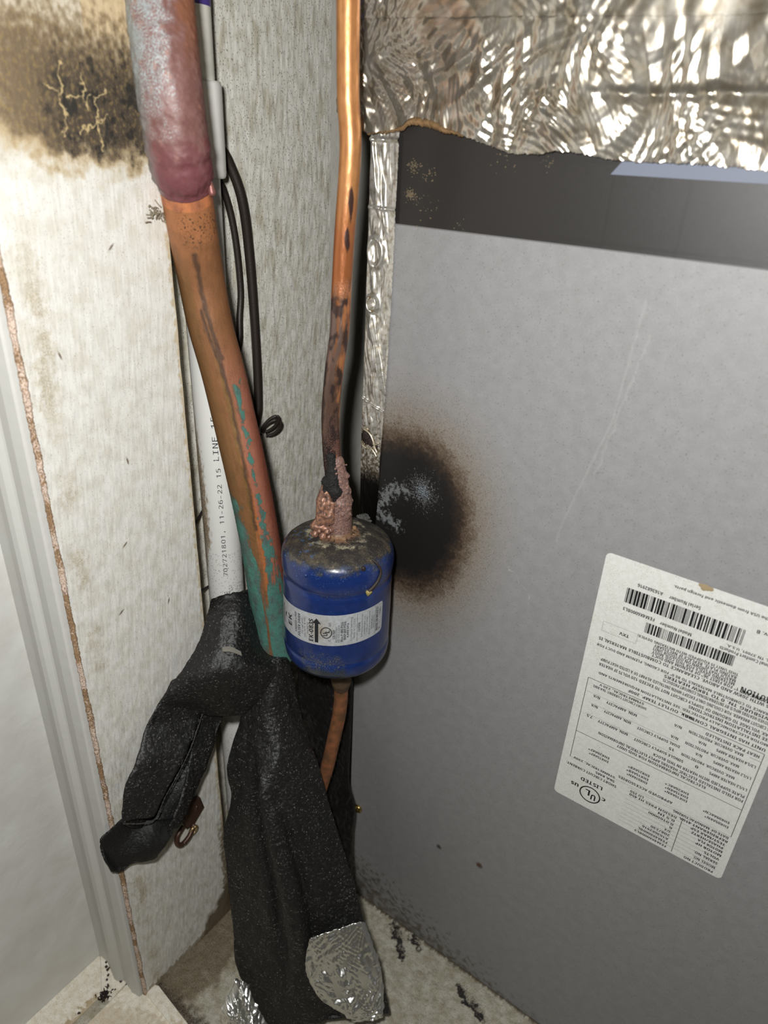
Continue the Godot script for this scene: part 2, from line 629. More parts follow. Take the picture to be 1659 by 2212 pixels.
	# the wall behind the pipes
	var back_tex := paint(400, 1400, func(u: float, v: float) -> Color:
		var x := 250.0 + u * 200.0
		var y := 700.0 - v * 700.0
		var c := white_paint(x, y, rgb(242, 239, 228))
		var s := n_fine.get_noise_2d(x * 1.4, y * 0.12 + 60.0)
		c = c.lerp(rgb(238, 238, 234), clampf(s * 1.6 - 0.2, 0.0, 0.7))
		c = c.lerp(rgb(176, 166, 138), clampf(n_big.get_noise_2d(x * 1.5, y * 0.5 + 400.0) * 1.2 - 0.15, 0.0, 0.45))
		var k := n_fine.get_noise_2d(x * 1.1, y * 0.9 + 700.0)
		if k > 0.46:
			c = c.lerp(rgb(78, 68, 50), clampf((k - 0.46) * 6.0, 0.0, 0.8))
		if x < 292.0:
			c = c.lerp(rgb(120, 110, 92), clampf(n_fine.get_noise_2d(x * 0.9, y * 0.7) * 1.6, 0.0, 0.6))
		return c)
	st = SurfaceTool.new()
	st.begin(Mesh.PRIMITIVE_TRIANGLES)
	st.set_smooth_group(-1)
	quad_into(st, Vector3(0.25, 0.70, BACK_Z), Vector3(0.45, 0.70, BACK_Z), Vector3(0.45, 0, BACK_Z), Vector3(0.25, 0, BACK_Z))
	st.generate_normals()
	var wall_back := struct("wall_back", st.commit(), bumpy(painted(back_tex, 0.7), 0.06, 4, 1.5, 1.0), "grimy off-white wall behind the copper and plastic pipes", "wall")
	obj("wall_core", box(Vector3(0.166, 0.0, -0.48), Vector3(1.3, 2.4, BACK_Z - 0.0006)), wall_m, wall_back)
	# the recessed wall on the left and the rest of the closet
	struct("wall_left", box(Vector3(-1.3, 0, -0.48), Vector3(0.1655, 2.4, LEFT_Z)), left_paint(), "plain light grey wall set back to the left of the moulding", "wall")
	struct("wall_right", box(Vector3(1.2, 0, -0.37), Vector3(1.3, 2.4, 1.3)), wall_m, "plain wall behind the air handler", "wall")
	struct("wall_side", box(Vector3(-1.3, 0, -0.378), Vector3(-1.2, 2.4, 1.3)), wall_m, "plain wall across the closet", "wall")
	struct("wall_front", box(Vector3(-1.2, 0, 1.2), Vector3(1.2, 2.4, 1.3)), wall_m, "plain wall behind the photographer", "wall")
	struct("ceiling", box(Vector3(-1.3, 2.4, -0.48), Vector3(1.3, 2.5, 1.3)), wall_m, "plain white closet ceiling", "ceiling")

	# floor
	var smears := [[Vector2(335.0, -196.0), Vector2(329.0, -188.0), Vector2(320.0, -178.0), Vector2(316.0, -174.0)], [Vector2(337.0, -176.0), Vector2(331.0, -168.0)], [Vector2(325.0, -122.0), Vector2(318.0, -112.0), Vector2(320.0, -105.0), Vector2(314.0, -96.0)]]
	var floor_tex := paint(810, 1026, func(u: float, v: float) -> Color:
		var x := 100.0 + u * 300.0
		var z := -380.0 + v * 380.0
		var m := n_mid.get_noise_2d(x * 0.5, z * 0.5)
		var c := rgb(192, 188, 174).lerp(rgb(162, 155, 134), clampf(0.45 + m * 0.6 + n_big.get_noise_2d(x * 1.2, z * 1.2) * 0.8, 0.0, 1.0))
		var g := n_fine.get_noise_2d(x * 1.2, z * 1.2)
		c = c.lerp(rgb(78, 64, 46), clampf((g - 0.36) * 4.0, 0.0, 0.75))
		c = c.lerp(rgb(206, 200, 184), clampf((-g - 0.4) * 3.0, 0.0, 0.6))
		# brown stain along the corner panel, black grime along the tray and the air handler
		var stain := clampf((-282.0 - z + n_big.get_noise_2d(x * 0.8, z * 0.8) * 16.0 + g * 4.0) / 12.0, 0.0, 1.0) * clampf((x - 170.0) / 6.0, 0.0, 1.0)
		c = c.lerp(rgb(98, 84, 62), stain * clampf(0.75 + g, 0.3, 0.95))
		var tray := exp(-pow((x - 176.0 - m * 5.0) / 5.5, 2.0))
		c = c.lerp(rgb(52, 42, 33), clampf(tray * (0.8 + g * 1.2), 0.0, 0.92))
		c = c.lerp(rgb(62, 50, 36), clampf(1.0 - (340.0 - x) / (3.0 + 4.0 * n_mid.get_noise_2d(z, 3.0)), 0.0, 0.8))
		for q in smears:
			c = c.lerp(rgb(28, 24, 24), clampf(1.5 - near_line(Vector2(x + g * 2.5 + m * 5.0, z + n_mid.get_noise_2d(x * 0.7 + 200.0, z * 0.7) * 5.0), q) * (0.5 + g * 0.5), 0.0, 0.92))
		return c)
	st = SurfaceTool.new()
	st.begin(Mesh.PRIMITIVE_TRIANGLES)
	st.set_smooth_group(-1)
	quad_into(st, Vector3(0.1, 0, -0.38), Vector3(0.4, 0, -0.38), Vector3(0.4, 0, 0.0), Vector3(0.1, 0, 0.0))
	st.generate_normals()
	var fl := struct("floor", st.commit(), bumpy(painted(floor_tex, 0.8), 0.06, 4, 2.5, 1.0), "stained bare concrete floor", "floor")
	obj("floor_slab", box(Vector3(-1.3, -0.1, -0.48), Vector3(1.3, -0.0006, 1.3)), mat(rgb(160, 152, 134), 0.85), fl)

	# moulded trim between the recessed wall and the corner panel
	var prof := [Vector2(-0.378, 0.1630), Vector2(-0.3700, 0.1632), Vector2(-0.3672, 0.1630), Vector2(-0.3540, 0.1592), Vector2(-0.3515, 0.1583), Vector2(-0.3480, 0.1592), Vector2(-0.3452, 0.1618), Vector2(-0.3438, 0.1624), Vector2(-0.3330, 0.1606), Vector2(-0.3318, 0.1600), Vector2(-0.3244, 0.1612), Vector2(-0.3238, 0.1625), Vector2(-0.3236, 0.1664)]
	st = SurfaceTool.new()
	st.begin(Mesh.PRIMITIVE_TRIANGLES)
	for k in prof.size() - 1:
		st.set_smooth_group(-1)
		var rows2 := 24
		for r in rows2:
			var ya := 1.4 * r / rows2
			var yb := 1.4 * (r + 1) / rows2
			for p in [Vector3(prof[k].y, yb, prof[k].x), Vector3(prof[k + 1].y, yb, prof[k + 1].x), Vector3(prof[k + 1].y, ya, prof[k + 1].x), Vector3(prof[k].y, yb, prof[k].x), Vector3(prof[k + 1].y, ya, prof[k + 1].x), Vector3(prof[k].y, ya, prof[k].x)]:
				st.add_vertex(p)
	st.generate_normals()
	var trim := struct("trim_1", st.commit(), bumpy(mat(rgb(204, 203, 198), 0.45), 0.03, 4, 0.6, 6.0), "white moulded door casing running down between the grey wall and the panel", "trim")
	# the broken caulk line in its joint: pale pink undercoat and brown gaps
	var rng := RandomNumberGenerator.new()
	rng.seed = 11
	var caulk_tex := paint(16, 1800, func(u: float, v: float) -> Color:
		var y := 700.0 * (1.0 - v)
		var f := n_fine.get_noise_2d(u * 5.0, y * 1.4)
		var seg := n_mid.get_noise_2d(3.0, y * 0.16) + n_fine.get_noise_2d(u * 3.0, y * 0.5) * 0.5
		var c := rgb(226, 208, 194).lerp(rgb(206, 176, 156), clampf(0.4 + f, 0.0, 1.0))
		c = c.lerp(rgb(150, 118, 84), clampf((seg - 0.02) * 5.0, 0.0, 0.9))
		c = c.lerp(rgb(70, 54, 42), clampf((absf(f) - 0.33) * 6.0, 0.0, 0.8))
		return c.lerp(rgb(92, 72, 56), clampf((absf(u - 0.5) - 0.36) * 5.0, 0.0, 0.7)))
	var ribbon := grid(func(u: float, v: float) -> Vector3:
		var y := 0.7 * (1.0 - v)
		var l := 0.1646 + 0.0006 * n_mid.get_noise_2d(y * 900.0, 2.0)
		var r := 0.1664 + 0.0006 + 0.0016 * clampf(n_mid.get_noise_2d(y * 160.0, 30.0) + 0.1, 0.0, 1.0) + 0.0005 * n_fine.get_noise_2d(y * 800.0, 5.0)
		var out := 0.0006 * sin(PI * u) + 0.0003 * n_fine.get_noise_2d(u * 4.0, y * 900.0)
		return Vector3(lerpf(l, r, u), y, lerpf(-0.3226, BOARD_Z + 0.0001, smoothstep(0.0, 0.6, u)) + out), 8, 900)
	obj("caulk_line", ribbon, painted(caulk_tex, 0.85), trim)

	# grime clinging to the foot of the trim
	st = SurfaceTool.new()
	st.begin(Mesh.PRIMITIVE_TRIANGLES)
	for k in 70:
		var p := Vector3(0.1635 + rng.randf_range(-0.004, 0.006), 0.0, rng.randf_range(-0.372, -0.318))
		var s := rng.randf_range(0.0003, 0.0010)
		box_into(st, p - Vector3(s, 0, s), p + Vector3(s, s * 1.6 + 0.0008, s * rng.randf_range(0.6, 1.4)))
	st.generate_normals()
	var grit := obj("grit", st.commit(), mat(rgb(58, 46, 38), 0.95))
	grit.set_meta("kind", "stuff")
	tag(grit, "dark dirt crumbs along the foot of the moulding", "dirt")

func left_paint() -> StandardMaterial3D:
	var m := bumpy(mat(rgb(226, 226, 223), 0.5), 0.03, 4, 0.6, 4.0)
	var n := NoiseTexture2D.new()
	n.width = 512
	n.height = 512
	n.seamless = true
	n.noise = noise(8, 0.012, 5)
	var g := Gradient.new()
	g.set_color(0, Color(0.93, 0.92, 0.905))
	g.set_color(1, Color(1.0, 1.0, 1.0))
	n.color_ramp = g
	m.albedo_texture = n
	m.uv1_triplanar = true
	m.uv1_scale = Vector3.ONE * 4.0
	return m

# ------------------------------------------------------------------ air handler
func build_air_handler() -> void:
	var o := thing("air_handler", "grey metal air handler cabinet with a black soot burst at its lower left edge", "air handler")
	var dark := bumpy(mat(rgb(38, 35, 33), 0.42), 0.3, 3, 0.6, 30.0)
	obj("casing", box(Vector3(CAB_X + 0.001, 0.0, -0.2512), Vector3(0.90, 0.66, 0.30)), dark, o)
	obj("plenum", box(Vector3(CAB_X + 0.006, 0.660, -0.2500), Vector3(0.90, 1.2, 0.30)), mat(rgb(120, 116, 108), 0.5, 0.6), o)
	# grey access panel with soot, ash, scratches and rust
	var w := 360.0
	var h := 579.0
	var patch := [Vector2(-217.0, 424.0), Vector2(-227.0, 421.5), Vector2(-232.0, 412.0), Vector2(-238.0, 403.0), Vector2(-229.0, 399.0), Vector2(-222.0, 397.0)]
	var long_scratch := [Vector2(-93.0, 560.0), Vector2(-97.0, 500.0), Vector2(-112.0, 440.0), Vector2(-114.0, 425.0)]
	var faint_scratch := [Vector2(-88.0, 545.0), Vector2(-100.0, 470.0)]
	var hair := [Vector2(-140.0, 398.0), Vector2(-126.0, 388.0), Vector2(-124.0, 376.0)]
	var rust := [[Vector3(-127.7, 134.2, 2.2), rgb(66, 44, 30)], [Vector3(-163.0, 126.7, 1.8), rgb(58, 46, 44)]]
	var panel_tex := paint(900, 1448, func(u: float, v: float) -> Color:
		var z := -251.5 + u * w
		var y := h * (1.0 - v)
		var fine := n_fine.get_noise_2d(z * 2.0, y * 2.0)
		var m := n_mid.get_noise_2d(z * 0.4, y * 0.4)
		var c := rgb(146, 145, 146).lerp(rgb(132, 131, 131), clampf(0.5 + fine * 0.8 + m * 0.4, 0.0, 1.0))
		var k := n_fine.get_noise_2d(z * 1.3 + 500.0, y * 1.3)
		c = c.lerp(rgb(70, 64, 56), clampf((k - 0.56) * 6.0, 0.0, 0.6))
		# dirt near the floor
		var foot := clampf((52.0 - y - (z + 251.0) * 0.30 + n_mid.get_noise_2d(z * 0.6, y * 0.6) * 46.0) / 22.0, 0.0, 1.0)
		c = c.lerp(rgb(84, 78, 68), foot * clampf(0.5 + fine * 0.6 + m, 0.1, 0.8))
		# soot
		var dz := z + 210.5
		var dy := y - 411.0
		var d := sqrt(pow(dz / (34.0 if dz > 0.0 else 60.0), 2.0) + pow(dy / (42.0 if dy > 0.0 else 50.0), 2.0))
		if d < 2.8:
			var e := d + m * 0.10 + n_mid.get_noise_2d(z * 1.4, y * 1.4) * 0.10
			var halo := clampf((2.35 - e) / 1.3, 0.0, 1.0)
			c = c.lerp(rgb(112, 92, 66), halo * halo * clampf(0.8 + fine * 1.1, 0.25, 1.0))
			c = c.lerp(rgb(58, 44, 33), clampf((1.42 - e) / 0.42 + fine * 0.25, 0.0, 0.95))
			c = c.lerp(rgb(24, 22, 22), clampf((1.14 - e) / 0.30, 0.0, 0.97))
			if k > 0.36 and d > 1.1 and d < 2.2:
				c = c.lerp(rgb(48, 34, 24), clampf((k - 0.36) * 4.0, 0.0, 0.8) * clampf(2.2 - d, 0.0, 1.0))
		# white ash: a star of flecks and a flaky grey patch
		var p := Vector2(z, y)
		var a := p - Vector2(-203.0, 427.0)
		if a.length() < 30.0:
			var ray := 1.0 + 0.7 * n_mid.get_noise_2d(a.angle() * 26.0, 4.0)
			var r := a.length() / (9.0 * ray)
			var fleck := n_fine.get_noise_2d(z * 1.6, y * 1.6) + n_cell.get_noise_2d(z * 14.0, y * 14.0) * 0.5
			var lim0 := -0.35 + r * 0.55
			if fleck > lim0:
				c = c.lerp(rgb(158, 164, 168), clampf((fleck - lim0) * 3.0, 0.0, 0.85))
			if r < 0.45 and n_fine.get_noise_2d(z * 0.8, y * 0.8) > 0.15:
				c = c.lerp(rgb(96, 118, 142), 0.5)
		var flake := near_line(p, patch)
		if flake < 16.0:
			var f2 := n_fine.get_noise_2d(z * 1.3 + 40.0, y * 1.3) * 0.8 + n_cell.get_noise_2d(z * 12.0 + 40.0, y * 12.0) * 0.4
			var lim := flake / 6.0 - 0.62 + n_mid.get_noise_2d(z * 0.9, y * 0.9) * 1.3
			if f2 > lim:
				c = c.lerp(rgb(120, 124, 124), clampf((f2 - lim) * 3.0, 0.0, 0.85))
		# long pale scratches
		var sc := minf(near_line(Vector2(z + m * 0.6, y), long_scratch), near_line(Vector2(z + m * 2.0, y), faint_scratch))
		c = c.lerp(rgb(186, 184, 182), clampf(0.30 - sc * 0.35, 0.0, 0.16))
		sc = near_line(Vector2(z + m * 2.0, y + m * 3.0), hair)
		c = c.lerp(rgb(206, 204, 200), clampf(0.6 - sc * 3.0, 0.0, 0.4))
		for q in rust:
			c = c.lerp(q[1], clampf(1.5 - p.distance_to(Vector2(q[0].x, q[0].y)) / q[0].z + fine * 0.6, 0.0, 0.85))
		return c)
	var st := SurfaceTool.new()
	st.begin(Mesh.PRIMITIVE_TRIANGLES)
	st.set_smooth_group(-1)
	var x0 := CAB_X
	var z0 := -0.2515
	var z1 := z0 + w * 0.001
	var top := 0.5795
	quad_into(st, Vector3(x0, top - 0.0005, z0), Vector3(x0, top - 0.0005, z1), Vector3(x0, 0.0005, z1), Vector3(x0, 0.0005, z0))
	for q in [[Vector3(x0 + 0.001, top, z0), Vector3(x0 + 0.001, top, z1), Vector3(x0, top - 0.0005, z1), Vector3(x0, top - 0.0005, z0)], [Vector3(x0 + 0.03, top, z0), Vector3(x0, top - 0.0005, z0), Vector3(x0, 0.0005, z0), Vector3(x0 + 0.03, 0.0005, z0)]]:
		for i in [0, 1, 2, 0, 2, 3]:
			st.set_uv(Vector2(0.9, 0.02))
			st.add_vertex(q[i])
	st.generate_normals()
	var pm := painted(panel_tex, 0.48)
	obj("access_panel", st.commit(), pm, o)
	obj("side_panel", box(Vector3(x0, 0.0005, z1 + 0.001), Vector3(x0 + 0.02, top, 0.30)), mat(rgb(140, 139, 139), 0.5), o)
	# dust stuck to the dark band under the foil
	var rng := RandomNumberGenerator.new()
	rng.seed = 4
	st = SurfaceTool.new()
	st.begin(Mesh.PRIMITIVE_TRIANGLES)
	for spot in [[0.6075, -0.2250, 0.0036, 60], [0.6045, -0.2145, 0.0040, 26], [0.5945, -0.2255, 0.0026, 110], [0.5890, -0.2150, 0.0080, 22], [0.5815, -0.1950, 0.0040, 10], [0.6120, -0.1720, 0.006, 14], [0.6130, -0.1510, 0.005, 12]]:
		for k in spot[3]:
			var p := Vector3(CAB_X + 0.001, spot[0] + rng.randfn(0.0, spot[2] * 0.5), spot[1] + rng.randfn(0.0, spot[2] * 0.6))
			var s := rng.randf_range(0.0001, 0.0003)
			box_into(st, p - Vector3(s * 0.8, s, s), p + Vector3(s * 0.3, s, s * rng.randf_range(0.6, 2.0)))
	st.generate_normals()
	obj("dust_lumps", st.commit(), mat(rgb(104, 92, 72), 0.95), o).set_meta("kind", "stuff")
	rating_plate(o)
	# sticker under the foil
	var sticker := func(_u: float, _v: float) -> Vector3: return Vector3.ZERO
	st = SurfaceTool.new()
	st.begin(Mesh.PRIMITIVE_TRIANGLES)
	st.set_smooth_group(-1)
	var sx := CAB_X - 0.0001
	quad_into(st, Vector3(sx + 0.0006, 0.6190, -0.1131), Vector3(sx + 0.0006, 0.6190, 0.02), Vector3(sx + 0.0006, 0.6112, 0.02), Vector3(sx + 0.0006, 0.6104, -0.1199))
	st.generate_normals()
	var sk := obj("sticker", st.commit(), mat(rgb(108, 113, 128), 0.6), o)
	sk.set_meta("label", "pale blue sticker half hidden by the foil")
	# brass screw low on the edge
	var sp := Vector3(CAB_X - 0.0005, 0.1129, -0.2423)
	var head := [Vector2(0.0, 0.0026), Vector2(0.0020, 0.0025), Vector2(0.0034, 0.0018), Vector2(0.0038, 0.0008), Vector2(0.0038, 0.0)]
	var mesh := grid(func(u: float, v: float) -> Vector3:
		var q: Vector2 = catmull(head, v)
		var a := u * TAU
		return sp + Vector3(-q.y, cos(a) * q.x, sin(a) * q.x), 24, 12)
	var screw := obj("screw", mesh, mat(rgb(196, 170, 106), 0.3, 1.0), o)
	obj("screw_slot", box(sp + Vector3(-0.0029, -0.0025, -0.0004), sp + Vector3(-0.0022, 0.0025, 0.0004)), mat(rgb(70, 56, 36), 0.6, 0.6), screw)

func rating_plate(o: Node3D) -> void:
	# its own axes: x from the reading left, y down from the reading top (it hangs upside down), in millimetres
	var place := func(x: float, y: float) -> Vector3: return Vector3(CAB_X - 0.00035, 0.2465 + y, 0.0190 - x)
	var W := 0.1045
	var H := 0.1830
	var outline := []
	for c in [[0.003, 0.003, 180], [W - 0.003, 0.003, 270], [W - 0.003, H - 0.003, 0], [0.003, H - 0.003, 90]]:
		for k in 7:
			var a := deg_to_rad(c[2] + 15.0 * k)
			outline.append(Vector2(c[0] + cos(a) * 0.003, c[1] + sin(a) * 0.003))
			if c[2] == 0 and k == 6:
				for q in [Vector2(0.0570, H), Vector2(0.0555, H - 0.0016), Vector2(0.0535, H - 0.0030), Vector2(0.0515, H - 0.0024), Vector2(0.0498, H)]:
					outline.append(q)
	var tex := paint(418, 732, func(u: float, v: float) -> Color:
		var x := u * 104.5
		var y := v * 183.0
		var c := rgb(218, 218, 214)
		var k := n_fine.get_noise_2d(x * 1.2, y * 1.2)
		var where := clampf(0.14 + n_big.get_noise_2d(x * 1.4, y * 1.4 + 77.0) * 0.7 + (x - 60.0) * 0.003, 0.0, 0.5)
		c = c.lerp(rgb(128, 112, 84), clampf((k - 0.50 + where * 0.4) * 3.4, 0.0, 0.6))
		return c.lerp(rgb(206, 205, 199), clampf(0.2 + n_mid.get_noise_2d(x, y), 0.0, 0.4)))
	var st := SurfaceTool.new()
	st.begin(Mesh.PRIMITIVE_TRIANGLES)
	st.set_smooth_group(-1)
	var flat := PackedVector2Array(outline)
	var ix := Geometry2D.triangulate_polygon(flat)
	for k in range(0, ix.size(), 3):
		var tri := [flat[ix[k]], flat[ix[k + 1]], flat[ix[k + 2]]]
		if (tri[1] - tri[0]).cross(tri[2] - tri[0]) < 0.0:
			tri.reverse()
		for q in tri:
			st.set_uv(Vector2(q.x / W, q.y / H))
			st.add_vertex(place.call(q.x, q.y) + Vector3(0.0002, 0, 0))
	st.generate_normals()
	var plate := obj("rating_label", st.commit(), painted(tex, 0.38), o)
	plate.set_meta("label", "white rating label stuck on upside down with bar codes")
	var torn := lump([[place.call(0.0505, H - 0.0010), place.call(0.0540, H - 0.0018), 0.0011, 0.0014], [place.call(0.0530, H - 0.0004), place.call(0.0560, H - 0.0006), 0.0009, 0.0008]], 0.0003, 0.0004, 0.0004, 1.1)
	var chip := obj("torn_chip", torn, mat(rgb(156, 138, 106), 0.9), plate)
	chip.scale = Vector3(0.12, 1, 1)
	chip.position = Vector3((CAB_X - 0.00035) * 0.88, 0, 0)
	# print: [x0, x1, y, height, text] in millimetres
	var lines := [
		[5.1, 21.5, 2.8, 1.9, "PRODUCT NO"], [4.8, 17.3, 6.6, 1.9, "MODEL NO."], [4.5, 17.8, 10.7, 1.9, "SERIAL NO."], [4.4, 12.7, 14.2, 1.9, "VOLTS"], [4.2, 18.4, 17.8, 1.9, "MOTOR HP"], [4.4, 18.0, 21.0, 1.9, "MOTOR FLA"],
		[4.8, 22.3, 24.0, 1.9, "PHASE/HERTZ"], [4.4, 23.3, 27.0, 1.9, "TEST/MAX ESP"], [3.9, 30.5, 30.0, 1.9, "REFRIGERANT 410A"], [4.2, 34.7, 33.0, 1.9, "DATE OF MANUFACTURING"],
		[32.3, 51.4, 3.2, 1.7, "FEM4X6000BL3"], [32.3, 50.0, 6.4, 1.7, "FEM4X6000BL"], [32.3, 48.0, 9.6, 1.7, "A163682916"], [32.3, 43.5, 12.8, 1.7, "208/230"], [32.3, 36.0, 16.0, 1.7, "3/4"], [32.3, 34.0, 19.2, 1.7, "6"], [32.3, 47.0, 22.4, 1.7, "0.0160000"], [32.3, 42.0, 25.6, 1.7, "0.5 IN"],
		[32.0, 60.0, 28.8, 1.7, "DESIGN PRES HI 450"], [52.0, 60.0, 31.4, 1.7, "LO 250"],
		[36.4, 68.6, 37.9, 1.9, "APPROVED ACCESSORIES"], [6.1, 18.9, 40.4, 1.9, "EHK05AKN*"], [6.5, 20.6, 43.8, 1.9, "EHK09AKCN*"],
		[29.6, 42.4, 44.2, 1.9, "EHK10AKN*"], [29.8, 42.8, 47.0, 1.9, "EHK15AKN*"], [30.1, 43.3, 49.8, 1.9, "EHK20AKC*"], [52.4, 64.6, 43.0, 1.9, "EHK07AKN*"], [52.4, 65.4, 46.0, 1.9, "EHK15AKB*"], [52.4, 65.0, 49.0, 1.9, "EHK25AKB*"],
		[76.4, 88.6, 44.6, 1.9, "EHK15AKF*"], [76.4, 89.6, 47.6, 1.9, "EHK20AKF*"],
		[68.3, 100.5, 29.0, 1.9, "SHORT CIRCUIT CURRENT:"], [70.0, 82.0, 32.2, 1.9, "5kA RMS"], [70.5, 96.9, 35.6, 1.9, "SYMMETRICAL, 230V"],
		[23.3, 74.0, 60.0, 1.9, "ELECTRICAL INFORMATION FOR THIS UNIT"], [4.4, 86.0, 62.9, 2.0, "FOR FIELD INSTALLED ELECTRIC HEATERS APPLY ELECTRICAL INFORMATION"], [4.5, 54.0, 66.2, 2.0, "PLATE SUPPLIED WITH HEATER IN THIS BLOCK"],
		[4.6, 24.0, 71.4, 1.9, "L1/L2 HEATER AMPS"], [30.0, 31.6, 71.4, 1.9, "0"], [38.0, 66.0, 70.6, 1.9, "SINGLE SUPPLY CIRCUIT"], [70.0, 88.0, 71.4, 1.9, "MIN. AMPACITY"], [91.5, 95.0, 71.8, 1.9, "7.5"],
		[12.0, 40.0, 75.4, 1.9, "MAX. OVERCUR. PROTECTION"], [44.0, 47.0, 75.4, 1.9, "15"], [4.8, 24.0, 80.0, 1.9, "L1/L2 HEATER AMPS"], [30.0, 33.5, 80.0, 1.9, "N/A"], [42.0, 66.0, 79.4, 1.9, "DUAL SUPPLY CIRCUIT"], [70.0, 86.0, 80.4, 1.9, "MIN. AMPACITY"], [90.0, 94.0, 80.6, 1.9, "N/A"],
		[12.0, 40.0, 84.2, 1.9, "MAX. OVERCUR. PROTECTION"], [44.0, 48.0, 84.2, 1.9, "N/A"], [4.8, 24.6, 88.6, 1.9, "L3/L4 HEATER AMPS"], [30.0, 34.0, 88.6, 1.9, "N/A"], [68.0, 86.0, 87.4, 1.9, "MIN. AMPACITY"], [90.0, 94.0, 87.8, 1.9, "N/A"], [12.0, 40.0, 92.6, 1.9, "MAX. OVERCUR. PROTECTION"], [44.0, 48.0, 92.6, 1.9, "N/A"],
		[5.0, 32.0, 96.0, 2.0, "HEAT PACK INSTALLED"], [64.0, 95.3, 94.6, 1.9, "SHORT CIRCUIT CURRENT: 5kA RMS"], [66.0, 92.0, 97.4, 1.9, "SYMMETRICAL, 230 V"], [40.0, 76.0, 101.8, 1.9, "MAX. OUTLET TEMP. 200F"],
		[3.6, 46.0, 101.6, 2.0, "UNIT HAS INTEGRAL CONTROL"], [3.4, 94.0, 105.4, 2.0, "MOTOR ELECTRONICALLY PROTECTED. SEE INSTALLATION REQUIREMENTS AND"], [3.2, 44.0, 108.4, 2.0, "SEE INSTALLATION INSTRUCTIONS"], [3.0, 95.1, 111.4, 2.0, "MAX. VOLTAGE TO GROUND OF SUPPLY CIRCUIT NOT TO EXCEED 120 VOLTS IF HEATER"], [3.0, 94.6, 115.0, 2.0, "HAS CIRCUIT BREAKER. FOR COOLING ONLY EXCEPT WHEN INSTALLED AS PART OF A LISTED HEAT PUMP"],
		[3.0, 60.0, 118.4, 2.0, "APPROVED HEATERS MFG'D BY INTERNATIONAL COMFORT PRODUCTS"], [3.0, 98.7, 124.0, 2.0, "CLEARANCE TO COMBUSTIBLE MATERIALS TO BE 0\" FOR CASING, PLENUM AND DUCT FOR"], [3.0, 60.0, 121.2, 2.0, "LEWISBURG TN. 0 TO 18KW HEATERS"], [3.0, 98.4, 128.4, 2.0, "UNITS WITH 20KW AND ABOVE. CLEARANCE TO COMBUSTIBLE MATERIAL IS"],
		[3.0, 69.4, 131.2, 2.0, "0\" TO CASING AND 1\" FOR FIRST 36\" OF PLENUM AND DUCT."], [27.0, 69.1, 133.4, 1.9, "METERING DEVICE FOR THIS COIL MUST"], [27.0, 69.4, 135.5, 1.9, "MATCH THAT SHOWN ON OUTDOOR UNIT"], [27.2, 69.1, 137.6, 1.9, "RATING PLATE. REPLACE IF NECESSARY"], [26.8, 78.6, 139.9, 1.9, "THIS UNIT IS EQUIPPED WITH METERING DEVICE:"], [82.8, 88.2, 136.6, 2.0, "TXV"],
		[72.4, 89.5, 152.9, 2.1, "FEM4X6000BL3"], [53.1, 69.4, 152.2, 2.1, "Model Number"], [71.7, 85.0, 169.9, 2.1, "A163682916"], [52.6, 68.4, 169.3, 2.3, "Serial Number"], [3.5, 67.7, 176.8, 2.3, "Manufactured in the USA from domestic and foreign parts."], [12.0, 25.6, 168.0, 2.1, "325 Rev. B"],
		[6.0, 38.9, 151.4, 2.1, "International Comfort Products"], [6.0, 36.1, 154.4, 2.1, "Lewisburg, TN 37091, U.S.A."]]
	var print_st := SurfaceTool.new()
	print_st.begin(Mesh.PRIMITIVE_TRIANGLES)
	var down := func(x: float, y: float) -> Vector3: return place.call(x, -y)
	for l in lines:
		print_into(print_st, letters(l[4], (l[1] - l[0]) * 0.001, l[3] * 0.001, true), Vector2(l[0], -l[2]) * 0.001, down)
	print_into(print_st, letters("CAUTION", 0.0166, 0.0034, true), Vector2(0.0070, -0.1322), down)
	print_into(print_st, letters("LISTED", 0.0140, 0.0028, true), Vector2(0.0757, -0.0218), down)
	print_into(print_st, letters("c", 0.0024, 0.0024, true), Vector2(0.0722, -0.0140), down)
	print_into(print_st, letters("us", 0.0050, 0.0026, true), Vector2(0.0900, -0.0148), down)
	print_into(print_st, letters("U", 0.0030, 0.0046, true), Vector2(0.0782, -0.0112), down)
	print_into(print_st, letters("L", 0.0030, 0.0046, true), Vector2(0.0822, -0.0132), down)
	print_into(print_st, ring_print(0.0820, -0.0122, 0.0068, 0.0064, 0.0008), Vector2.ZERO, down)
	var rules := [[3.2, 34.8, 99.4, 34.9], [3.2, 56.7, 99.2, 57.0], [3.2, 98.9, 99.0, 99.2], [3.1, 34.8, 3.4, 99.0], [99.0, 34.8, 99.3, 99.0], [3.2, 93.2, 9.0, 93.4], [28.6, 1.6, 28.9, 30.0], [78.4, 133.9, 98.0, 134.0], [78.4, 140.2, 98.0, 140.3], [78.4, 133.9, 78.5, 140.3], [97.9, 133.9, 98.0, 140.3], [44.0, 73.0, 96.0, 73.1], [44.0, 81.8, 96.0, 81.9], [62.0, 89.2, 98.0, 89.3], [7.0, 130.0, 24.0, 130.2]]
	for k in 10:
		rules.append([3.9, 4.9 + 3.16 * k, 62.0, 5.0 + 3.16 * k])
	for r in rules:
		print_into(print_st, bar(r[0] * 0.001, -r[1] * 0.001, r[2] * 0.001, -r[3] * 0.001), Vector2.ZERO, down)
	var rng := RandomNumberGenerator.new()
	rng.seed = 163
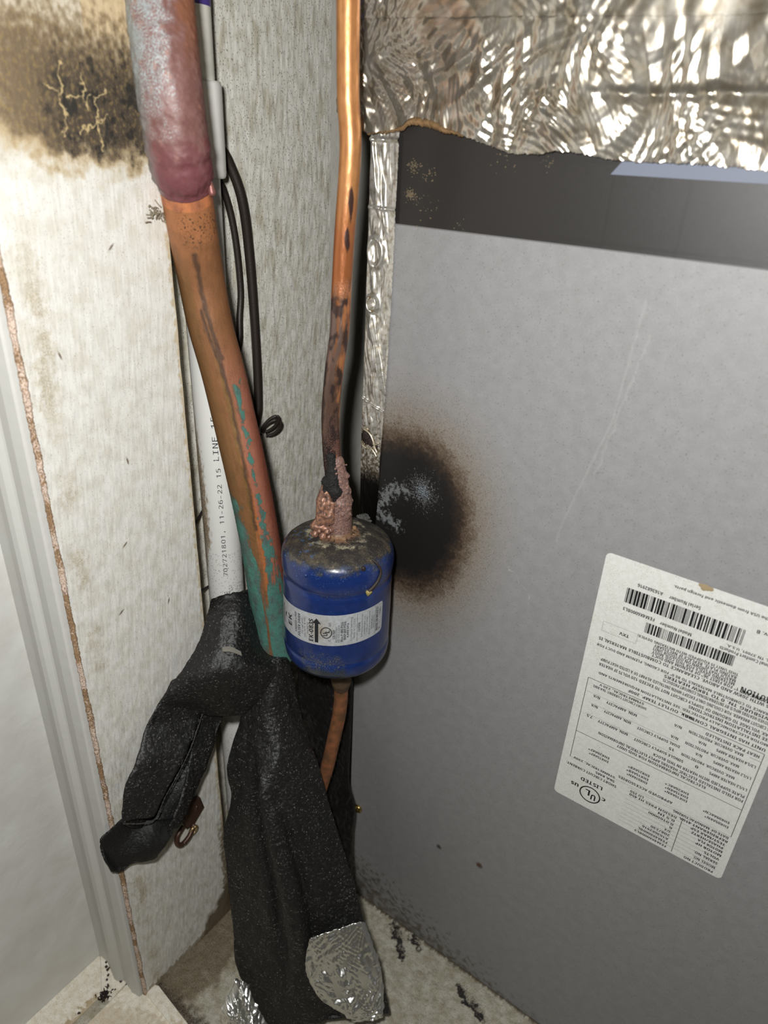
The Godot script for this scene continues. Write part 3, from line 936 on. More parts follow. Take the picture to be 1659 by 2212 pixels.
	for b in [[30.2, 90.3, 157.0, 166.4], [30.8, 76.3, 143.2, 149.8]]:
		var x: float = b[0]
		while x < b[1]:
			var bw: float = [0.32, 0.32, 0.75, 1.2][rng.randi() % 4] * (b[1] - b[0]) / 60.0
			print_into(print_st, bar(x * 0.001, -b[2] * 0.001, minf(x + bw, b[1]) * 0.001, -b[3] * 0.001), Vector2.ZERO, down)
			x += bw + [0.32, 0.4, 0.8][rng.randi() % 3] * (b[1] - b[0]) / 60.0
	print_st.generate_normals()
	obj("label_print", print_st.commit(), mat(rgb(18, 18, 20), 0.5), plate)

# ------------------------------------------------------------------ foil
func crumple(p: Vector2) -> float:       # flat facets between sharp creases, about -1..1; p in millimetres
	var q := p + Vector2(n_fold.get_noise_2d(p.x * 0.4 + 300.0, p.y * 0.25), n_fold.get_noise_2d(p.x * 0.4, p.y * 0.25 + 300.0)) * 9.0
	var h := 0.0
	for w in [[0.046, 0.012, 0.24, 11.0], [0.030, -0.052, 0.20, 31.0], [0.090, 0.034, 0.19, 57.0], [-0.08, 0.12, 0.13, 83.0], [0.20, -0.06, 0.10, 121.0], [0.13, 0.24, 0.06, 7.0], [0.42, 0.10, 0.018, 55.0], [-0.30, 0.33, 0.016, 77.0]]:
		var strong := clampf(0.5 + 1.5 * n_fold.get_noise_2d(p.x * 0.6 + w[3] * 9.0, p.y * 0.5), 0.0, 1.3)
		h += (absf(fposmod(q.x * w[0] + q.y * w[1] + w[3] + 0.5 * n_fold.get_noise_2d(q.x * 0.32 + w[3] * 20.0, q.y * 0.22), 1.0) - 0.5) * 4.0 - 1.0) * w[2] * strong
	return h

func foil_material(rough := 0.28) -> StandardMaterial3D:
	var m := mat(rgb(206, 202, 195), rough, 0.84)
	var n := NoiseTexture2D.new()
	n.width = 512
	n.height = 512
	n.seamless = true
	n.noise = noise(17, 0.011, 5)
	var g := Gradient.new()
	g.set_color(0, Color(0.70, 0.64, 0.55))
	g.set_color(1, Color(1.0, 1.0, 1.0))
	g.add_point(0.5, Color(0.90, 0.88, 0.84))
	n.color_ramp = g
	m.albedo_texture = n
	m.uv1_triplanar = true
	m.uv1_scale = Vector3.ONE * 14.0
	return m

func build_foil() -> void:
	var o := thing("foil_wrap", "crinkled silver foil sheet wrapped over the top of the air handler", "foil")
	var edge := [Vector2(-0.2735, 0.6316), Vector2(-0.2620, 0.6262), Vector2(-0.2504, 0.6217), Vector2(-0.2387, 0.6230), Vector2(-0.2297, 0.6263), Vector2(-0.2236, 0.6303), Vector2(-0.2126, 0.6290), Vector2(-0.1950, 0.6234), Vector2(-0.1794, 0.6191), Vector2(-0.1669, 0.6162), Vector2(-0.1530, 0.6168), Vector2(-0.1443, 0.6187), Vector2(-0.1333, 0.6182), Vector2(-0.1204, 0.6165), Vector2(-0.1063, 0.6160), Vector2(-0.0837, 0.6166), Vector2(-0.0558, 0.6155), Vector2(-0.02, 0.6150), Vector2(0.08, 0.6160), Vector2(0.20, 0.6150)]
	var low := func(z: float) -> float:
		for k in edge.size() - 1:
			if z <= edge[k + 1].x:
				var t := clampf((z - edge[k].x) / (edge[k + 1].x - edge[k].x), 0.0, 1.0)
				return lerpf(edge[k].y, edge[k + 1].y, t) + n_mid.get_noise_2d(z * 2500.0, 1.0) * 0.0009
		return edge[-1].y
	var surface := func(z: float, y: float, out: float) -> Vector3:
		var p := Vector2(z * 1000.0, y * 1000.0)
		var calm := (1.0 - 0.45 * smoothstep(-0.15, -0.09, z)) * (1.0 - 0.55 * smoothstep(0.655, 0.668, y))
		var x := 0.3355 - out - crumple(p) * 0.0034 * calm
		x += n_fold.get_noise_2d(p.x * 0.35 + 12.0, p.y * 0.2) * 0.003
		# horizontal folds
		var f1: float = 0.6412 + n_mid.get_noise_2d(p.x * 0.3, 2.0) * 0.0015
		x -= 0.0016 * exp(-pow((y - f1) / 0.0022, 2.0)) * smoothstep(-0.15, -0.11, z)
		# a broad flat that leans back on the right, below the fold
		x += smoothstep(-0.12, -0.06, z) * 0.004 * smoothstep(0.640, 0.618, y)
		if z < -0.2512:
			x += pow((-0.2512 - z) / 0.022, 1.6) * 0.004
		return Vector3(minf(x, CAB_X - 0.0004 + (0.012 if z < -0.2512 else 0.0)), y, z)
	var m := foil_material()
	var mesh := grid(func(u: float, v: float) -> Vector3:
		var z := lerpf(-0.2735, 0.10, pow(u, 1.12))
		var y0: float = low.call(z)
		return surface.call(z, lerpf(0.76, y0, v), 0.0008 * smoothstep(0.93, 1.0, v)), 520, 230)
	obj("sheet", mesh, m, o)
	# the back of the sheet
	obj("sheet_backing", grid(func(u: float, v: float) -> Vector3:
		var z := lerpf(-0.2735, 0.10, pow(u, 1.12))
		var y0: float = low.call(z)
		return surface.call(z, lerpf(0.76, y0, 1.0 - v), -0.0012), 200, 90), mat(rgb(96, 74, 50), 0.8), o)
	# an overlapping band of foil above
	obj("overlap_band", grid(func(u: float, v: float) -> Vector3:
		var z := lerpf(-0.2575, 0.10, pow(u, 1.12))
		var y0 := lerpf(0.6712, 0.6665, smoothstep(-0.26, -0.06, z)) + n_mid.get_noise_2d(z * 700.0, 5.0) * 0.0006
		var p: Vector3 = surface.call(z, lerpf(0.76, y0, v), 0.0014)
		return p, 360, 120), m, o)
	# the torn brown edge where the facing has peeled
	var torn := grid(func(u: float, v: float) -> Vector3:
		var z := lerpf(-0.2500, -0.1930, u)
		var y0: float = low.call(z)
		var wide := 0.0008 + 0.0030 * smoothstep(-0.243, -0.222, z) * smoothstep(-0.190, -0.212, z) + 0.0006 * n_mid.get_noise_2d(z * 3000.0, 8.0)
		return surface.call(z, y0 + (0.0004 - v * wide), -0.0006 + 0.0028 * sin(v * 2.6)), 90, 8)
	var te := obj("torn_edge", torn, bumpy(mat(rgb(124, 96, 62), 0.75), 0.1, 3, 3.0, 60.0), o)
	te.set_meta("label", "torn brown edge of the foil facing")

	# tape down the cabinet's left edge
	var t := thing("foil_tape", "wrinkled foil tape strip down the left edge of the air handler, sooty below", "tape")
	var right := [Vector2(0.6240, -0.2331), Vector2(0.5756, -0.2331), Vector2(0.5386, -0.2331), Vector2(0.4836, -0.2341), Vector2(0.4371, -0.2361), Vector2(0.4105, -0.2366), Vector2(0.3850, -0.2380)]
	var edge_right := func(y: float) -> float:
		for k in right.size() - 1:
			if y >= right[k + 1].x:
				return lerpf(right[k].y, right[k + 1].y, clampf((y - right[k].x) / (right[k + 1].x - right[k].x), 0.0, 1.0)) + n_mid.get_noise_2d(y * 2500.0, 17.0) * 0.0004
		return right[-1].y
	var soot_tex := paint(120, 1200, func(u: float, v: float) -> Color:
		var y := 626.0 - v * 241.0
		var x := u * 20.0
		var fine := n_fine.get_noise_2d(x * 2.0, y * 2.0)
		var c := rgb(220, 217, 210).lerp(rgb(158, 146, 124), clampf(0.10 + n_mid.get_noise_2d(x, y) + fine * 0.3, 0.0, 0.7))
		c = c.lerp(rgb(92, 76, 54), clampf((470.0 - y) / 40.0 + n_mid.get_noise_2d(x * 1.4, y * 1.4) * 1.6 - 0.5, 0.0, 0.7))
		c = c.lerp(rgb(26, 24, 23), clampf((431.0 - y) / 9.0 + n_mid.get_noise_2d(x * 2.0, y * 1.4) * 0.5, 0.0, 0.98))
		var hole := Vector2((x - 5.8) / 4.6, (y - 452.0) / 5.4).length() + n_mid.get_noise_2d(x * 3.0, y * 3.0) * 0.5
		c = c.lerp(rgb(38, 26, 18), clampf((1.0 - hole) * 6.0, 0.0, 0.95))
		if hole > 0.9 and hole < 1.15:
			c = c.lerp(rgb(220, 206, 176), 0.7)
		return c)
	var strip := grid(func(u: float, v: float) -> Vector3:
		var y := 0.6255 - v * 0.2405
		var zr: float = edge_right.call(y)
		var z := lerpf(-0.2526, zr, u)
		var p := Vector2(z * 1000.0, y * 1000.0)
		var b := absf(n_fold.get_noise_2d(p.x * 2.6 + p.y * 0.5, p.y * 0.55)) * 1.3 + absf(n_fold.get_noise_2d(p.x * 5.0 + p.y * 0.6 + 50.0, p.y * 1.1)) * 0.35
		var h := 0.0008 + b * 0.0014 * sin(PI * clampf(u * 0.96 + 0.02, 0.0, 1.0))
		# long folds near the top, the oval dent, the puckered ring
		h += 0.0022 * exp(-pow((z - lerpf(-0.2490, -0.2440, (0.622 - y) / 0.035)) / 0.0011, 2.0)) * smoothstep(0.588, 0.597, y) * smoothstep(0.624, 0.616, y)
		h += 0.0016 * exp(-pow((z - lerpf(-0.2440, -0.2380, (0.615 - y) / 0.045)) / 0.0010, 2.0)) * smoothstep(0.570, 0.580, y) * smoothstep(0.615, 0.605, y)
		h += 0.0009 * exp(-pow((y - 0.5865) / 0.0008, 2.0)) + 0.0016 * exp(-pow((y - 0.6195) / 0.0009, 2.0))
		var oval := Vector2((z + 0.2449) / 0.0052, (y - 0.5635) / 0.0075).length()
		h += 0.0013 * exp(-pow((oval - 1.0) / 0.22, 2.0)) - 0.0004 * exp(-oval * oval)
		var ring := Vector2((z + 0.2452) / 0.0034, (y - 0.5355) / 0.0042).length()
		h += 0.0022 * exp(-pow((ring - 1.0) / 0.3, 2.0)) - 0.0009 * exp(-ring * ring * 2.0)
		# the ridge that runs down to the right
		h += 0.0030 * exp(-pow((z - lerpf(-0.2458, -0.2353, (0.527 - y) / 0.043)) / 0.0008, 2.0)) * smoothstep(0.482, 0.487, y) * smoothstep(0.531, 0.522, y)
		h += 0.0012 * exp(-pow((y - 0.4755 - (z + 0.245) * -0.35) / 0.0006, 2.0))
		var x := CAB_X - 0.0002 - h * (1.0 - 0.6 * smoothstep(0.436, 0.425, y))
		if u < 0.10:
			x += pow(1.0 - u / 0.10, 2.0) * 0.006
		return Vector3(x, y, z), 90, 700)
	obj("strip", strip, painted(soot_tex, 0.33, 0.8), t)
	var rim := grid(func(u: float, v: float) -> Vector3:
		var a := u * TAU
		var b := v * TAU
		var r := 0.0007 * (1.0 + 0.4 * n_mid.get_noise_2d(cos(a) * 60.0, sin(a) * 60.0))
		return Vector3(CAB_X - 0.0028 - sin(b) * r, 0.5355 + cos(a) * (0.0042 + cos(b) * r), -0.2452 + sin(a) * (0.0033 + cos(b) * r)), 30, 10)
	obj("hole_rim", rim, mat(rgb(132, 108, 76), 0.6, 0.5), t)
	# the burst hole: charred filling and curled lips
	obj("burst_hole", lump([[V(CAB_X * 1000 - 0.6, 452, -245.6), V(CAB_X * 1000 - 0.6, 449, -243), 0.0030, 0.0022], [V(CAB_X * 1000 - 0.4, 455, -248), V(CAB_X * 1000 - 0.4, 450, -247), 0.0022, 0.0022], [V(CAB_X * 1000 - 0.4, 448.5, -239), V(CAB_X * 1000 - 0.4, 446, -238), 0.0014, 0.0012]], 0.0004, 0.0004, 0.0012, 0.9), mat(rgb(36, 24, 17), 0.7), t)
	var lips := SurfaceTool.new()
	lips.begin(Mesh.PRIMITIVE_TRIANGLES)
	for q in [[V(0, 458, -249), V(0, 456, -244), V(0, 452, -241), V(0, 447, -239), V(0, 444, -237)], [V(0, 447, -249.5), V(0, 445.5, -246), V(0, 446, -242), V(0, 443.5, -239), V(0, 441.5, -237.5)], [V(0, 449.5, -241), V(0, 449.8, -238.5), V(0, 451.2, -236.6)]]:
		var pts := []
		for k in q.size():
			pts.append(q[k] + Vector3(CAB_X - 0.0026, 0, 0))
		lips.append_from(tube(pts, func(_v: float, a: float) -> float: return 0.00035 + 0.00025 * absf(sin(a)), 6, 16), 0, Transform3D())
	obj("curled_lips", lips.commit(), mat(rgb(216, 204, 180), 0.35, 0.8), t)

# ------------------------------------------------------------------ white plastic pipe
func build_drain_pipe() -> void:
	var o := thing("plastic_pipe", "white plastic drain pipe with black printed numbers behind the thick copper line", "pipe")
	var cx := 0.3085
	var cz := -0.3545
	var tex := paint(220, 1300, func(u: float, v: float) -> Color:
		var a := (u - 0.5) * 360.0
		var y := 650.0 * (1.0 - v)
		var c := rgb(242, 241, 236)
		var m := n_mid.get_noise_2d(a * 0.35, y * 0.6)
		var fine := n_fine.get_noise_2d(a * 0.4, y * 1.6)
		# a furry brown drip down the left
		var w := smoothstep(470.0, 420.0, y) * smoothstep(300.0, 360.0, y) * 1.0 + 0.45 * smoothstep(345.0, 330.0, y)
		var edge := -74.0 + 30.0 * smoothstep(480.0, 370.0, y) * smoothstep(320.0, 360.0, y) + m * 16.0
		c = c.lerp(rgb(128, 104, 74), clampf((edge - a + 14.0) / 16.0, 0.0, 1.0) * w * clampf(0.75 + fine * 1.2, 0.2, 1.0))
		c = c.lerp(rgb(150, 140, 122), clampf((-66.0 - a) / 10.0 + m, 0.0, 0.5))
		if fine > 0.5 and y < 345.0:
			c = c.lerp(rgb(60, 50, 40), 0.7)
		if y < 318.0 and fine > 0.30 and a > 14.0:
			c = c.lerp(rgb(62, 56, 48), 0.7)
		return c)
	var m := painted(tex, 0.32)
	obj("tube", tube([Vector3(cx, 0.65, cz), Vector3(cx, 0.0, cz)], even(0.01335), 48, 60), m, o)
	# upper run with its couplings
	var plain := bumpy(mat(rgb(230, 228, 220), 0.35), 0.1, 3, 0.6, 20.0)
	var coup := paint(220, 260, func(u: float, v: float) -> Color:
		var a := (u - 0.5) * 360.0
		var y := v * 49.0
		var c := rgb(245, 244, 238)
		var k := n_mid.get_noise_2d(a * 0.3, y * 1.2)
		c = c.lerp(rgb(176, 124, 66), clampf((16.0 - y) / 14.0 + k * 1.2 - 0.35, 0.0, 0.75) * clampf((a + 80.0) / 40.0, 0.0, 1.0) * clampf((30.0 - a) / 40.0, 0.0, 1.0))
		c = c.lerp(rgb(40, 34, 30), clampf(1.2 - Vector2((a + 12.0) / 14.0, (y - 9.0) / 3.0).length() + k, 0.0, 0.8))
		return c)
	var cm := painted(coup, 0.35)
	var cp := obj("coupling", tube([Vector3(cx, 0.6438, cz), Vector3(cx, 0.5952, cz)], func(v: float, _a: float) -> float: return 0.0171 - 0.0006 * smoothstep(0.04, 0.0, minf(v, 1.0 - v)), 48, 40), cm, o)
	# printed ticks on it
	var st := SurfaceTool.new()
	st.begin(Mesh.PRIMITIVE_TRIANGLES)
	st.set_smooth_group(-1)
	var rng := RandomNumberGenerator.new()
	rng.seed = 9
	var wrap := func(a: float, y: float, r: float) -> Vector3: return Vector3(cx, y, cz) + (Vector3(-0.66, 0, 0.75) * cos(a) + Vector3(0.75, 0, 0.66) * sin(a)) * r
	var y := 0.6290
	while y > 0.6035:
		var h := rng.randf_range(0.0003, 0.0011)
		for k in 6:
			var a0 := lerpf(-1.0, 0.02, k / 6.0)
			var a1 := lerpf(-1.0, 0.02, (k + 1) / 6.0)
			quad_into(st, wrap.call(a0, y, 0.01722), wrap.call(a1, y, 0.01722), wrap.call(a1, y - h, 0.01722), wrap.call(a0, y - h, 0.01722))
		y -= h + rng.randf_range(0.0004, 0.0012)
	st.generate_normals()
	obj("printed_ticks", st.commit(), mat(rgb(36, 36, 44), 0.5), cp)
	obj("upper_coupling", tube([Vector3(cx - 0.0005, 0.70, cz), Vector3(cx - 0.0005, 0.6442, cz)], even(0.0139), 48, 20), bumpy(mat(rgb(242, 239, 228), 0.4), 0.1, 3, 0.6, 20.0), o)
	obj("primer_ring", tube([Vector3(cx - 0.0005, 0.72, cz), Vector3(cx - 0.0005, 0.6776, cz)], even(0.01405), 48, 8), mat(rgb(88, 70, 150), 0.4), o).set_meta("label", "purple primer ring")
	obj("upper_tube", tube([Vector3(cx, 1.2, cz), Vector3(cx, 0.66, cz)], even(0.01335), 32, 6), plain, o)
	# printing down its front
	st = SurfaceTool.new()
	st.begin(Mesh.PRIMITIVE_TRIANGLES)
	var onto := func(x: float, yy: float) -> Vector3: return wrap.call(-yy / 0.01345, x, 0.01344)
	print_into(st, letters("702721801, 11-26-22 15", 0.0880, 0.0036, false, "Droid Sans Mono"), Vector2(0.3262, -0.0006), onto)
	print_into(st, letters("LINE 15", 0.032, 0.0036, false, "Droid Sans Mono"), Vector2(0.420, 0.0006), onto)
	print_into(st, letters("E", 0.0034, 0.0036, false, "Droid Sans Mono"), Vector2(0.3090, -0.0004), onto)
	st.generate_normals()
	obj("pipe_print", st.commit(), mat(rgb(34, 32, 44), 0.5), o)

# ------------------------------------------------------------------ cables
func build_cables() -> void:
	var m := bumpy(mat(rgb(46, 38, 33), 0.45), 0.05, 3, 0.8, 20.0)
	var a := obj("cable", tube([V(326, 690, -366.5), V(327, 640, -366.5), V(333, 618, -365.0), V(343, 603, -364.0), V(351, 581, -362), V(357.5, 546, -364), V(361, 493, -365), V(361.5, 448, -365), V(358, 430, -364), V(345, 405, -362), V(330, 360, -361), V(322, 300, -360)], even(0.0032), 14, 90), m)
	tag(a, "thicker dark brown cable hanging along the wall right of the white pipe", "cable")
	var b := obj("cable", tube([V(321, 680, -367.5), V(322, 628, -367.5), V(327, 606, -367.4), V(340, 588, -367.2), V(347.0, 562, -366.5), V(350.2, 526, -366.5), V(347.5, 506, -366), V(344, 489, -364), V(334, 465, -362), V(326, 430, -361), V(322, 380, -361)], even(0.0022), 12, 80), m)
	tag(b, "thinner dark cable that bends back behind the thick copper line", "cable")
	# loop of spare wire
	var loop := thing("wire_loop", "small double loop of dark wire poking out beside the thick copper line", "wire")
	var c := V(368, 421.5, -361)
	var ring := func(tilt: float, rx: float, ry: float, shift: Vector3) -> Array:
		var pts := []
		for k in 23:
			var t := -2.7 + 5.4 * k / 22.0
			var q := Vector2(cos(t) * rx, sin(t) * ry).rotated(tilt)
			pts.append(c + shift + ACROSS * q.x + Vector3(0, q.y * 1.15, 0) + TO_EYE * 0.0015 * sin(t * 0.5))
		return pts
	obj("coil", tube(ring.call(0.62, 0.0080, 0.0044, V(1.6, -1.6, 1)), even(0.0013), 10, 60), m, loop)
	obj("coil", tube(ring.call(0.72, 0.0080, 0.0032, V(-0.6, 2.4, 2)), even(0.0012), 10, 60), m, loop)
	obj("tail", tube([V(360, 417, -362), V(350, 414, -362), V(336, 412, -361)], even(0.0013), 10, 16), m, loop)
	# frayed bits that bridge the gap beside the panel
	for k in 2:
		var pts: Array = [[V(258, 362, -333), V(280, 371, -352), V(303, 376, -366)], [V(262, 326, -336), V(285, 316, -355), V(306, 308, -366)]][k]
		var t := obj("black_sliver", tube(pts, func(v: float, _a: float) -> float: return lerpf(0.0016, 0.0006, v), 8, 20), mat(rgb(24, 22, 21), 0.8))
		tag(t, ["upper black sliver bridging the gap between panel and white pipe", "lower black sliver bridging the gap between panel and white pipe"][k], "wire", "black slivers in the gap")

# ------------------------------------------------------------------ thick copper line
func build_suction_line() -> void:
	var o := thing("suction_line", "thick copper refrigerant pipe streaked with green patina, leaning across the panel's edge", "pipe")
	var path := [V(253.5, 683.3, -307.6), V(251.0, 669.6, -304.4), V(246.7, 634.1, -297.6), V(250.9, 608.7, -299.7), V(257.7, 595.1, -305.2), V(266.0, 572.3, -311.8), V(273.8, 547.3, -317.1), V(277.1, 521.5, -316.1), V(281.2, 494.1, -312.6), V(284.4, 465.2, -308.9), V(285.8, 435.4, -303.1), V(288.9, 402.3, -299.6), V(291.0, 367.4, -295.9), V(293.5, 321.3, -293.4), V(293.4, 282.1, -288.9)]
	var total := 412.5
	var drip1 := [Vector2(0.05, 124.0), Vector2(0.02, 150.0), Vector2(0.12, 172.0), Vector2(0.20, 188.0)]
	var drip2 := [Vector2(-0.12, 160.0), Vector2(-0.02, 180.0), Vector2(0.10, 192.0), Vector2(0.16, 215.0), Vector2(0.02, 300.0)]
	var green_line := [Vector2(0.52, 207.0), Vector2(0.45, 226.0), Vector2(0.38, 250.0), Vector2(0.42, 268.0), Vector2(0.40, 300.0), Vector2(0.30, 330.0)]
	var tex := paint(320, 1500, func(u: float, v: float) -> Color:
		var a := (u - 0.5) * TAU
		var x := sin(a) if absf(a) < 1.571 else signf(a) * (1.0 + (absf(a) - 1.571))
		var s := v * total
		var ax := a * 13.0
		var m := n_mid.get_noise_2d(ax * 0.5, s * 0.28)
		var long := n_mid.get_noise_2d(ax * 0.9, s * 0.06 + 40.0)
		var fine := n_fine.get_noise_2d(ax * 1.2, s * 1.0)
		var c := rgb(170, 112, 72)
		if s < 100.0:
			c = rgb(206, 130, 84).lerp(rgb(164, 104, 76), clampf(0.3 + m, 0.0, 1.0))
		c = c.lerp(rgb(142, 96, 62), smoothstep(108.0, 128.0, s + m * 10.0))
		c = c.lerp(rgb(176, 112, 92), smoothstep(170.0, 220.0, s) * smoothstep(-0.05, 0.35, x + long * 0.4) * 0.85)
		c = c.lerp(rgb(112, 84, 46), smoothstep(0.05, -0.7, x + long * 0.5) * smoothstep(120.0, 150.0, s) * 0.55)
		c = c.lerp(rgb(120, 92, 44), clampf(1.0 - absf(x - 0.05 + (s - 200.0) * 0.0012 + long * 0.12) * 7.0, 0.0, 0.7) * smoothstep(150.0, 200.0, s) * smoothstep(330.0, 290.0, s))
		c = c.lerp(rgb(196, 116, 64), clampf(1.0 - absf(x - 0.12 + long * 0.15 + (s - 300.0) * 0.0006) * 6.0, 0.0, 0.75) * smoothstep(238.0, 262.0, s) * smoothstep(400.0, 330.0, s))
		c = c.lerp(rgb(128, 66, 50), smoothstep(0.55, 0.95, x) * smoothstep(190.0, 260.0, s) * 0.6)
		c = c.lerp(c.darkened(0.25), clampf(fine * 0.7 + m * 0.5, 0.0, 0.6))
		# dark spots under the fitting
		var spots := n_fine.get_noise_2d(ax * 0.55 + 9.0, s * 0.55)
		c = c.lerp(rgb(58, 40, 34), clampf((spots - 0.28) * 5.0, 0.0, 0.85) * smoothstep(98.0, 106.0, s) * smoothstep(124.0, 114.0, s) * smoothstep(-0.5, -0.2, x))
		if s > 110.0 and s < 320.0:
			var q := Vector2(x * 13.0 + m * 1.0, s)
			var d1 := 1e9
			for k in drip1.size() - 1:
				d1 = minf(d1, near_line(q, [Vector2(drip1[k].x * 13.0, drip1[k].y), Vector2(drip1[k + 1].x * 13.0, drip1[k + 1].y)]))
			for k in drip2.size() - 1:
				d1 = minf(d1, 0.35 + near_line(q, [Vector2(drip2[k].x * 13.0, drip2[k].y), Vector2(drip2[k + 1].x * 13.0, drip2[k + 1].y)]))
			c = c.lerp(rgb(72, 52, 40), clampf(1.15 - d1 * 0.62 + long * 0.5, 0.0, 0.75))
		# green patina
		if s > 195.0:
			var q2 := Vector2(x * 13.0, s)
			var g := near_line(q2, [Vector2(6.8, 207.0), Vector2(5.9, 226.0), Vector2(5.0, 250.0), Vector2(5.5, 268.0)]) if s < 275.0 else near_line(q2, [Vector2(5.5, 268.0), Vector2(5.2, 300.0), Vector2(3.9, 330.0)])
			var wide := n_mid.get_noise_2d(ax * 0.8 + 30.0, s * 0.5) * 3.2 + 1.2 + 1.6 * smoothstep(225.0, 210.0, s) + 1.4 * smoothstep(270.0, 320.0, s)
			var left := (-6.2 - q2.x + (s - 285.0) * 0.115 + long * 5.0) / 3.0
			var low := (s - 318.0 - absf(q2.x - 6.0) * 4.0 + long * 40.0) / 14.0
			var green := maxf(clampf((wide - g) / 1.1 + m * 2.6 - 0.1, 0.0, 1.0), maxf(clampf(left + m * 1.6, 0.0, 1.0) * smoothstep(262.0, 290.0, s), clampf(low + m * 1.5, 0.0, 1.0)))
			var strip_ := 1.0 - clampf(1.0 - absf(q2.x + 1.0 + (s - 340.0) * 0.03 + long * 3.0) / 2.6, 0.0, 1.0) * 0.95
			green *= strip_ * smoothstep(0.97, 0.80, x + long * 0.3 - smoothstep(330.0, 380.0, s) * 0.3)
			var tint := rgb(82, 104, 98).lerp(rgb(76, 132, 120), clampf(0.4 + m * 1.6 + smoothstep(320.0, 370.0, s) * 0.4, 0.0, 1.0))
			tint = tint.lerp(rgb(116, 164, 156), clampf(fine * 1.6 - 0.25, 0.0, 0.6))
			c = c.lerp(rgb(112, 62, 48), clampf(green * 2.2, 0.0, 1.0) * 0.5)
			c = c.lerp(tint, clampf((green - 0.15) * 1.5, 0.0, 0.95))
		return c)
	var copper := bumpy(painted(tex, 0.58, 0.2), 0.06, 4, 0.7, 1.0)
	var grain := noise(33, 0.35, 3)
	obj("tube", tube(path, func(v: float, a: float) -> float:
		var s := v * 412.5
		return 0.0128 + 0.0004 * smoothstep(180.0, 260.0, s) + 0.00014 * grain.get_noise_2d(a * 13.0, s) * smoothstep(220.0, 330.0, s) * 2.0, 72, 420), copper, o)
	obj("upper_tube", tube([V(262, 900, -330), V(258, 760, -318), V(253.5, 683.3, -307.6)], even(0.0140), 32, 12), mat(rgb(120, 78, 66), 0.5, 0.3), o)
	# soldered fitting
	var fit_tex := paint(320, 420, func(u: float, v: float) -> Color:
		var a := (u - 0.5) * TAU
		var s := v * 90.0
		var ax := a * 15.0
		var m := n_mid.get_noise_2d(ax * 0.45, s * 0.4)
		var fine := n_fine.get_noise_2d(ax, s)
		var c := rgb(132, 96, 92).lerp(rgb(112, 76, 70), clampf(0.5 + m + fine * 0.4, 0.0, 1.0))
		c = c.lerp(rgb(146, 92, 62), smoothstep(6.0, 14.0, ax + m * 6.0) * smoothstep(50.0, 20.0, s) * 0.7)
		var white := smoothstep(7.5, -1.0, ax + (s - 30.0) * 0.10 + m * 10.0) * smoothstep(70.0, 40.0, s + m * 20.0)
		c = c.lerp(rgb(158, 164, 166), clampf(white * (0.75 + fine * 1.2 + m), 0.0, 0.9))
		c = c.lerp(rgb(186, 208, 206), clampf((fine - 0.1) * 1.6, 0.0, 0.7) * white)
		c = c.lerp(rgb(172, 118, 100), clampf((n_mid.get_noise_2d(ax * 0.5 + 60.0, s * 0.5) - 0.40) * 3.0, 0.0, 0.4))
		c = c.lerp(rgb(112, 58, 66), smoothstep(58.0, 80.0, s + m * 10.0) * 0.7)
		c = c.lerp(rgb(150, 160, 158), smoothstep(-9.0, -16.0, ax) * 0.6)
		return c)
	var lumpy := noise(41, 0.16, 3)
	obj("fitting", tube(path.slice(0, 5), func(v: float, a: float) -> float:
		var s := v * 92.7
		var r := 0.0149 - 0.0016 * smoothstep(84.0, 90.0, s + lumpy.get_noise_2d(a * 15.0, 2.0) * 5.0)
		r += 0.0005 * exp(-pow((s - 73.0) / 2.2, 2.0)) - 0.0005 * exp(-pow((s - 77.5) / 1.4, 2.0))
		return r + 0.0006 * lumpy.get_noise_2d(a * 15.0, s) * smoothstep(0.8, -0.6, a + 0.4) + 0.0003 * lumpy.get_noise_2d(a * 30.0 + 90.0, s * 2.0), 90, 150), bumpy(painted(fit_tex, 0.55, 0.1), 0.04, 3, 1.0, 1.0), o)
	# solder bead round its mouth and a drip
	var bones := []
	var c0 := V(256.3, 597.9, -304.0)
	var c1 := V(251.6, 607.0, -300.2)
	for k in 10:
		var a := -1.9 + 0.42 * k
		var c := c1.lerp(c0, 0.35 + 0.3 * sin(k * 1.7))
		var r := (TO_EYE * cos(a) + ACROSS * sin(a)) * 0.0136
		bones.append([c + r, c + r + Vector3(0, -0.0016 * (1.0 + sin(k * 2.3)), 0), 0.0013, 0.0009])
	var d := c0 + (TO_EYE * 0.25 + ACROSS * 0.97) * 0.0132
	bones.append([d, d + Vector3(0.0008, -0.0052, 0.0006), 0.0012, 0.0019])
	obj("solder_bead", lump(bones, 0.0006, 0.0006, 0.0002, 0.6), bumpy(mat(rgb(138, 92, 86), 0.42, 0.4), 0.2, 3, 1.0, 60.0), o)
	# grey fluff caught between the pipe and the panel
	var fluff := SurfaceTool.new()
	fluff.begin(Mesh.PRIMITIVE_TRIANGLES)
	var rng := RandomNumberGenerator.new()
	rng.seed = 6
	for k in 46:
		var p := V(249.0 + rng.randfn(0, 2.6), 581.0 + rng.randfn(0, 1.7), -317.6 + rng.randfn(0, 0.8))
		var e := p + Vector3(rng.randfn(0, 0.0022), rng.randfn(0, 0.0014), rng.randfn(0, 0.0008))
		fluff.append_from(tube([p, p.lerp(e, 0.5) + Vector3(0, rng.randfn(0, 0.0007), 0), e], even(0.0003), 5, 6), 0, Transform3D())
	var fo := obj("dust_fluff", fluff.commit(), mat(rgb(140, 130, 112), 0.95))
	fo.set_meta("kind", "stuff")
	tag(fo, "grey dust fluff caught at the panel's edge below the fitting", "dust")

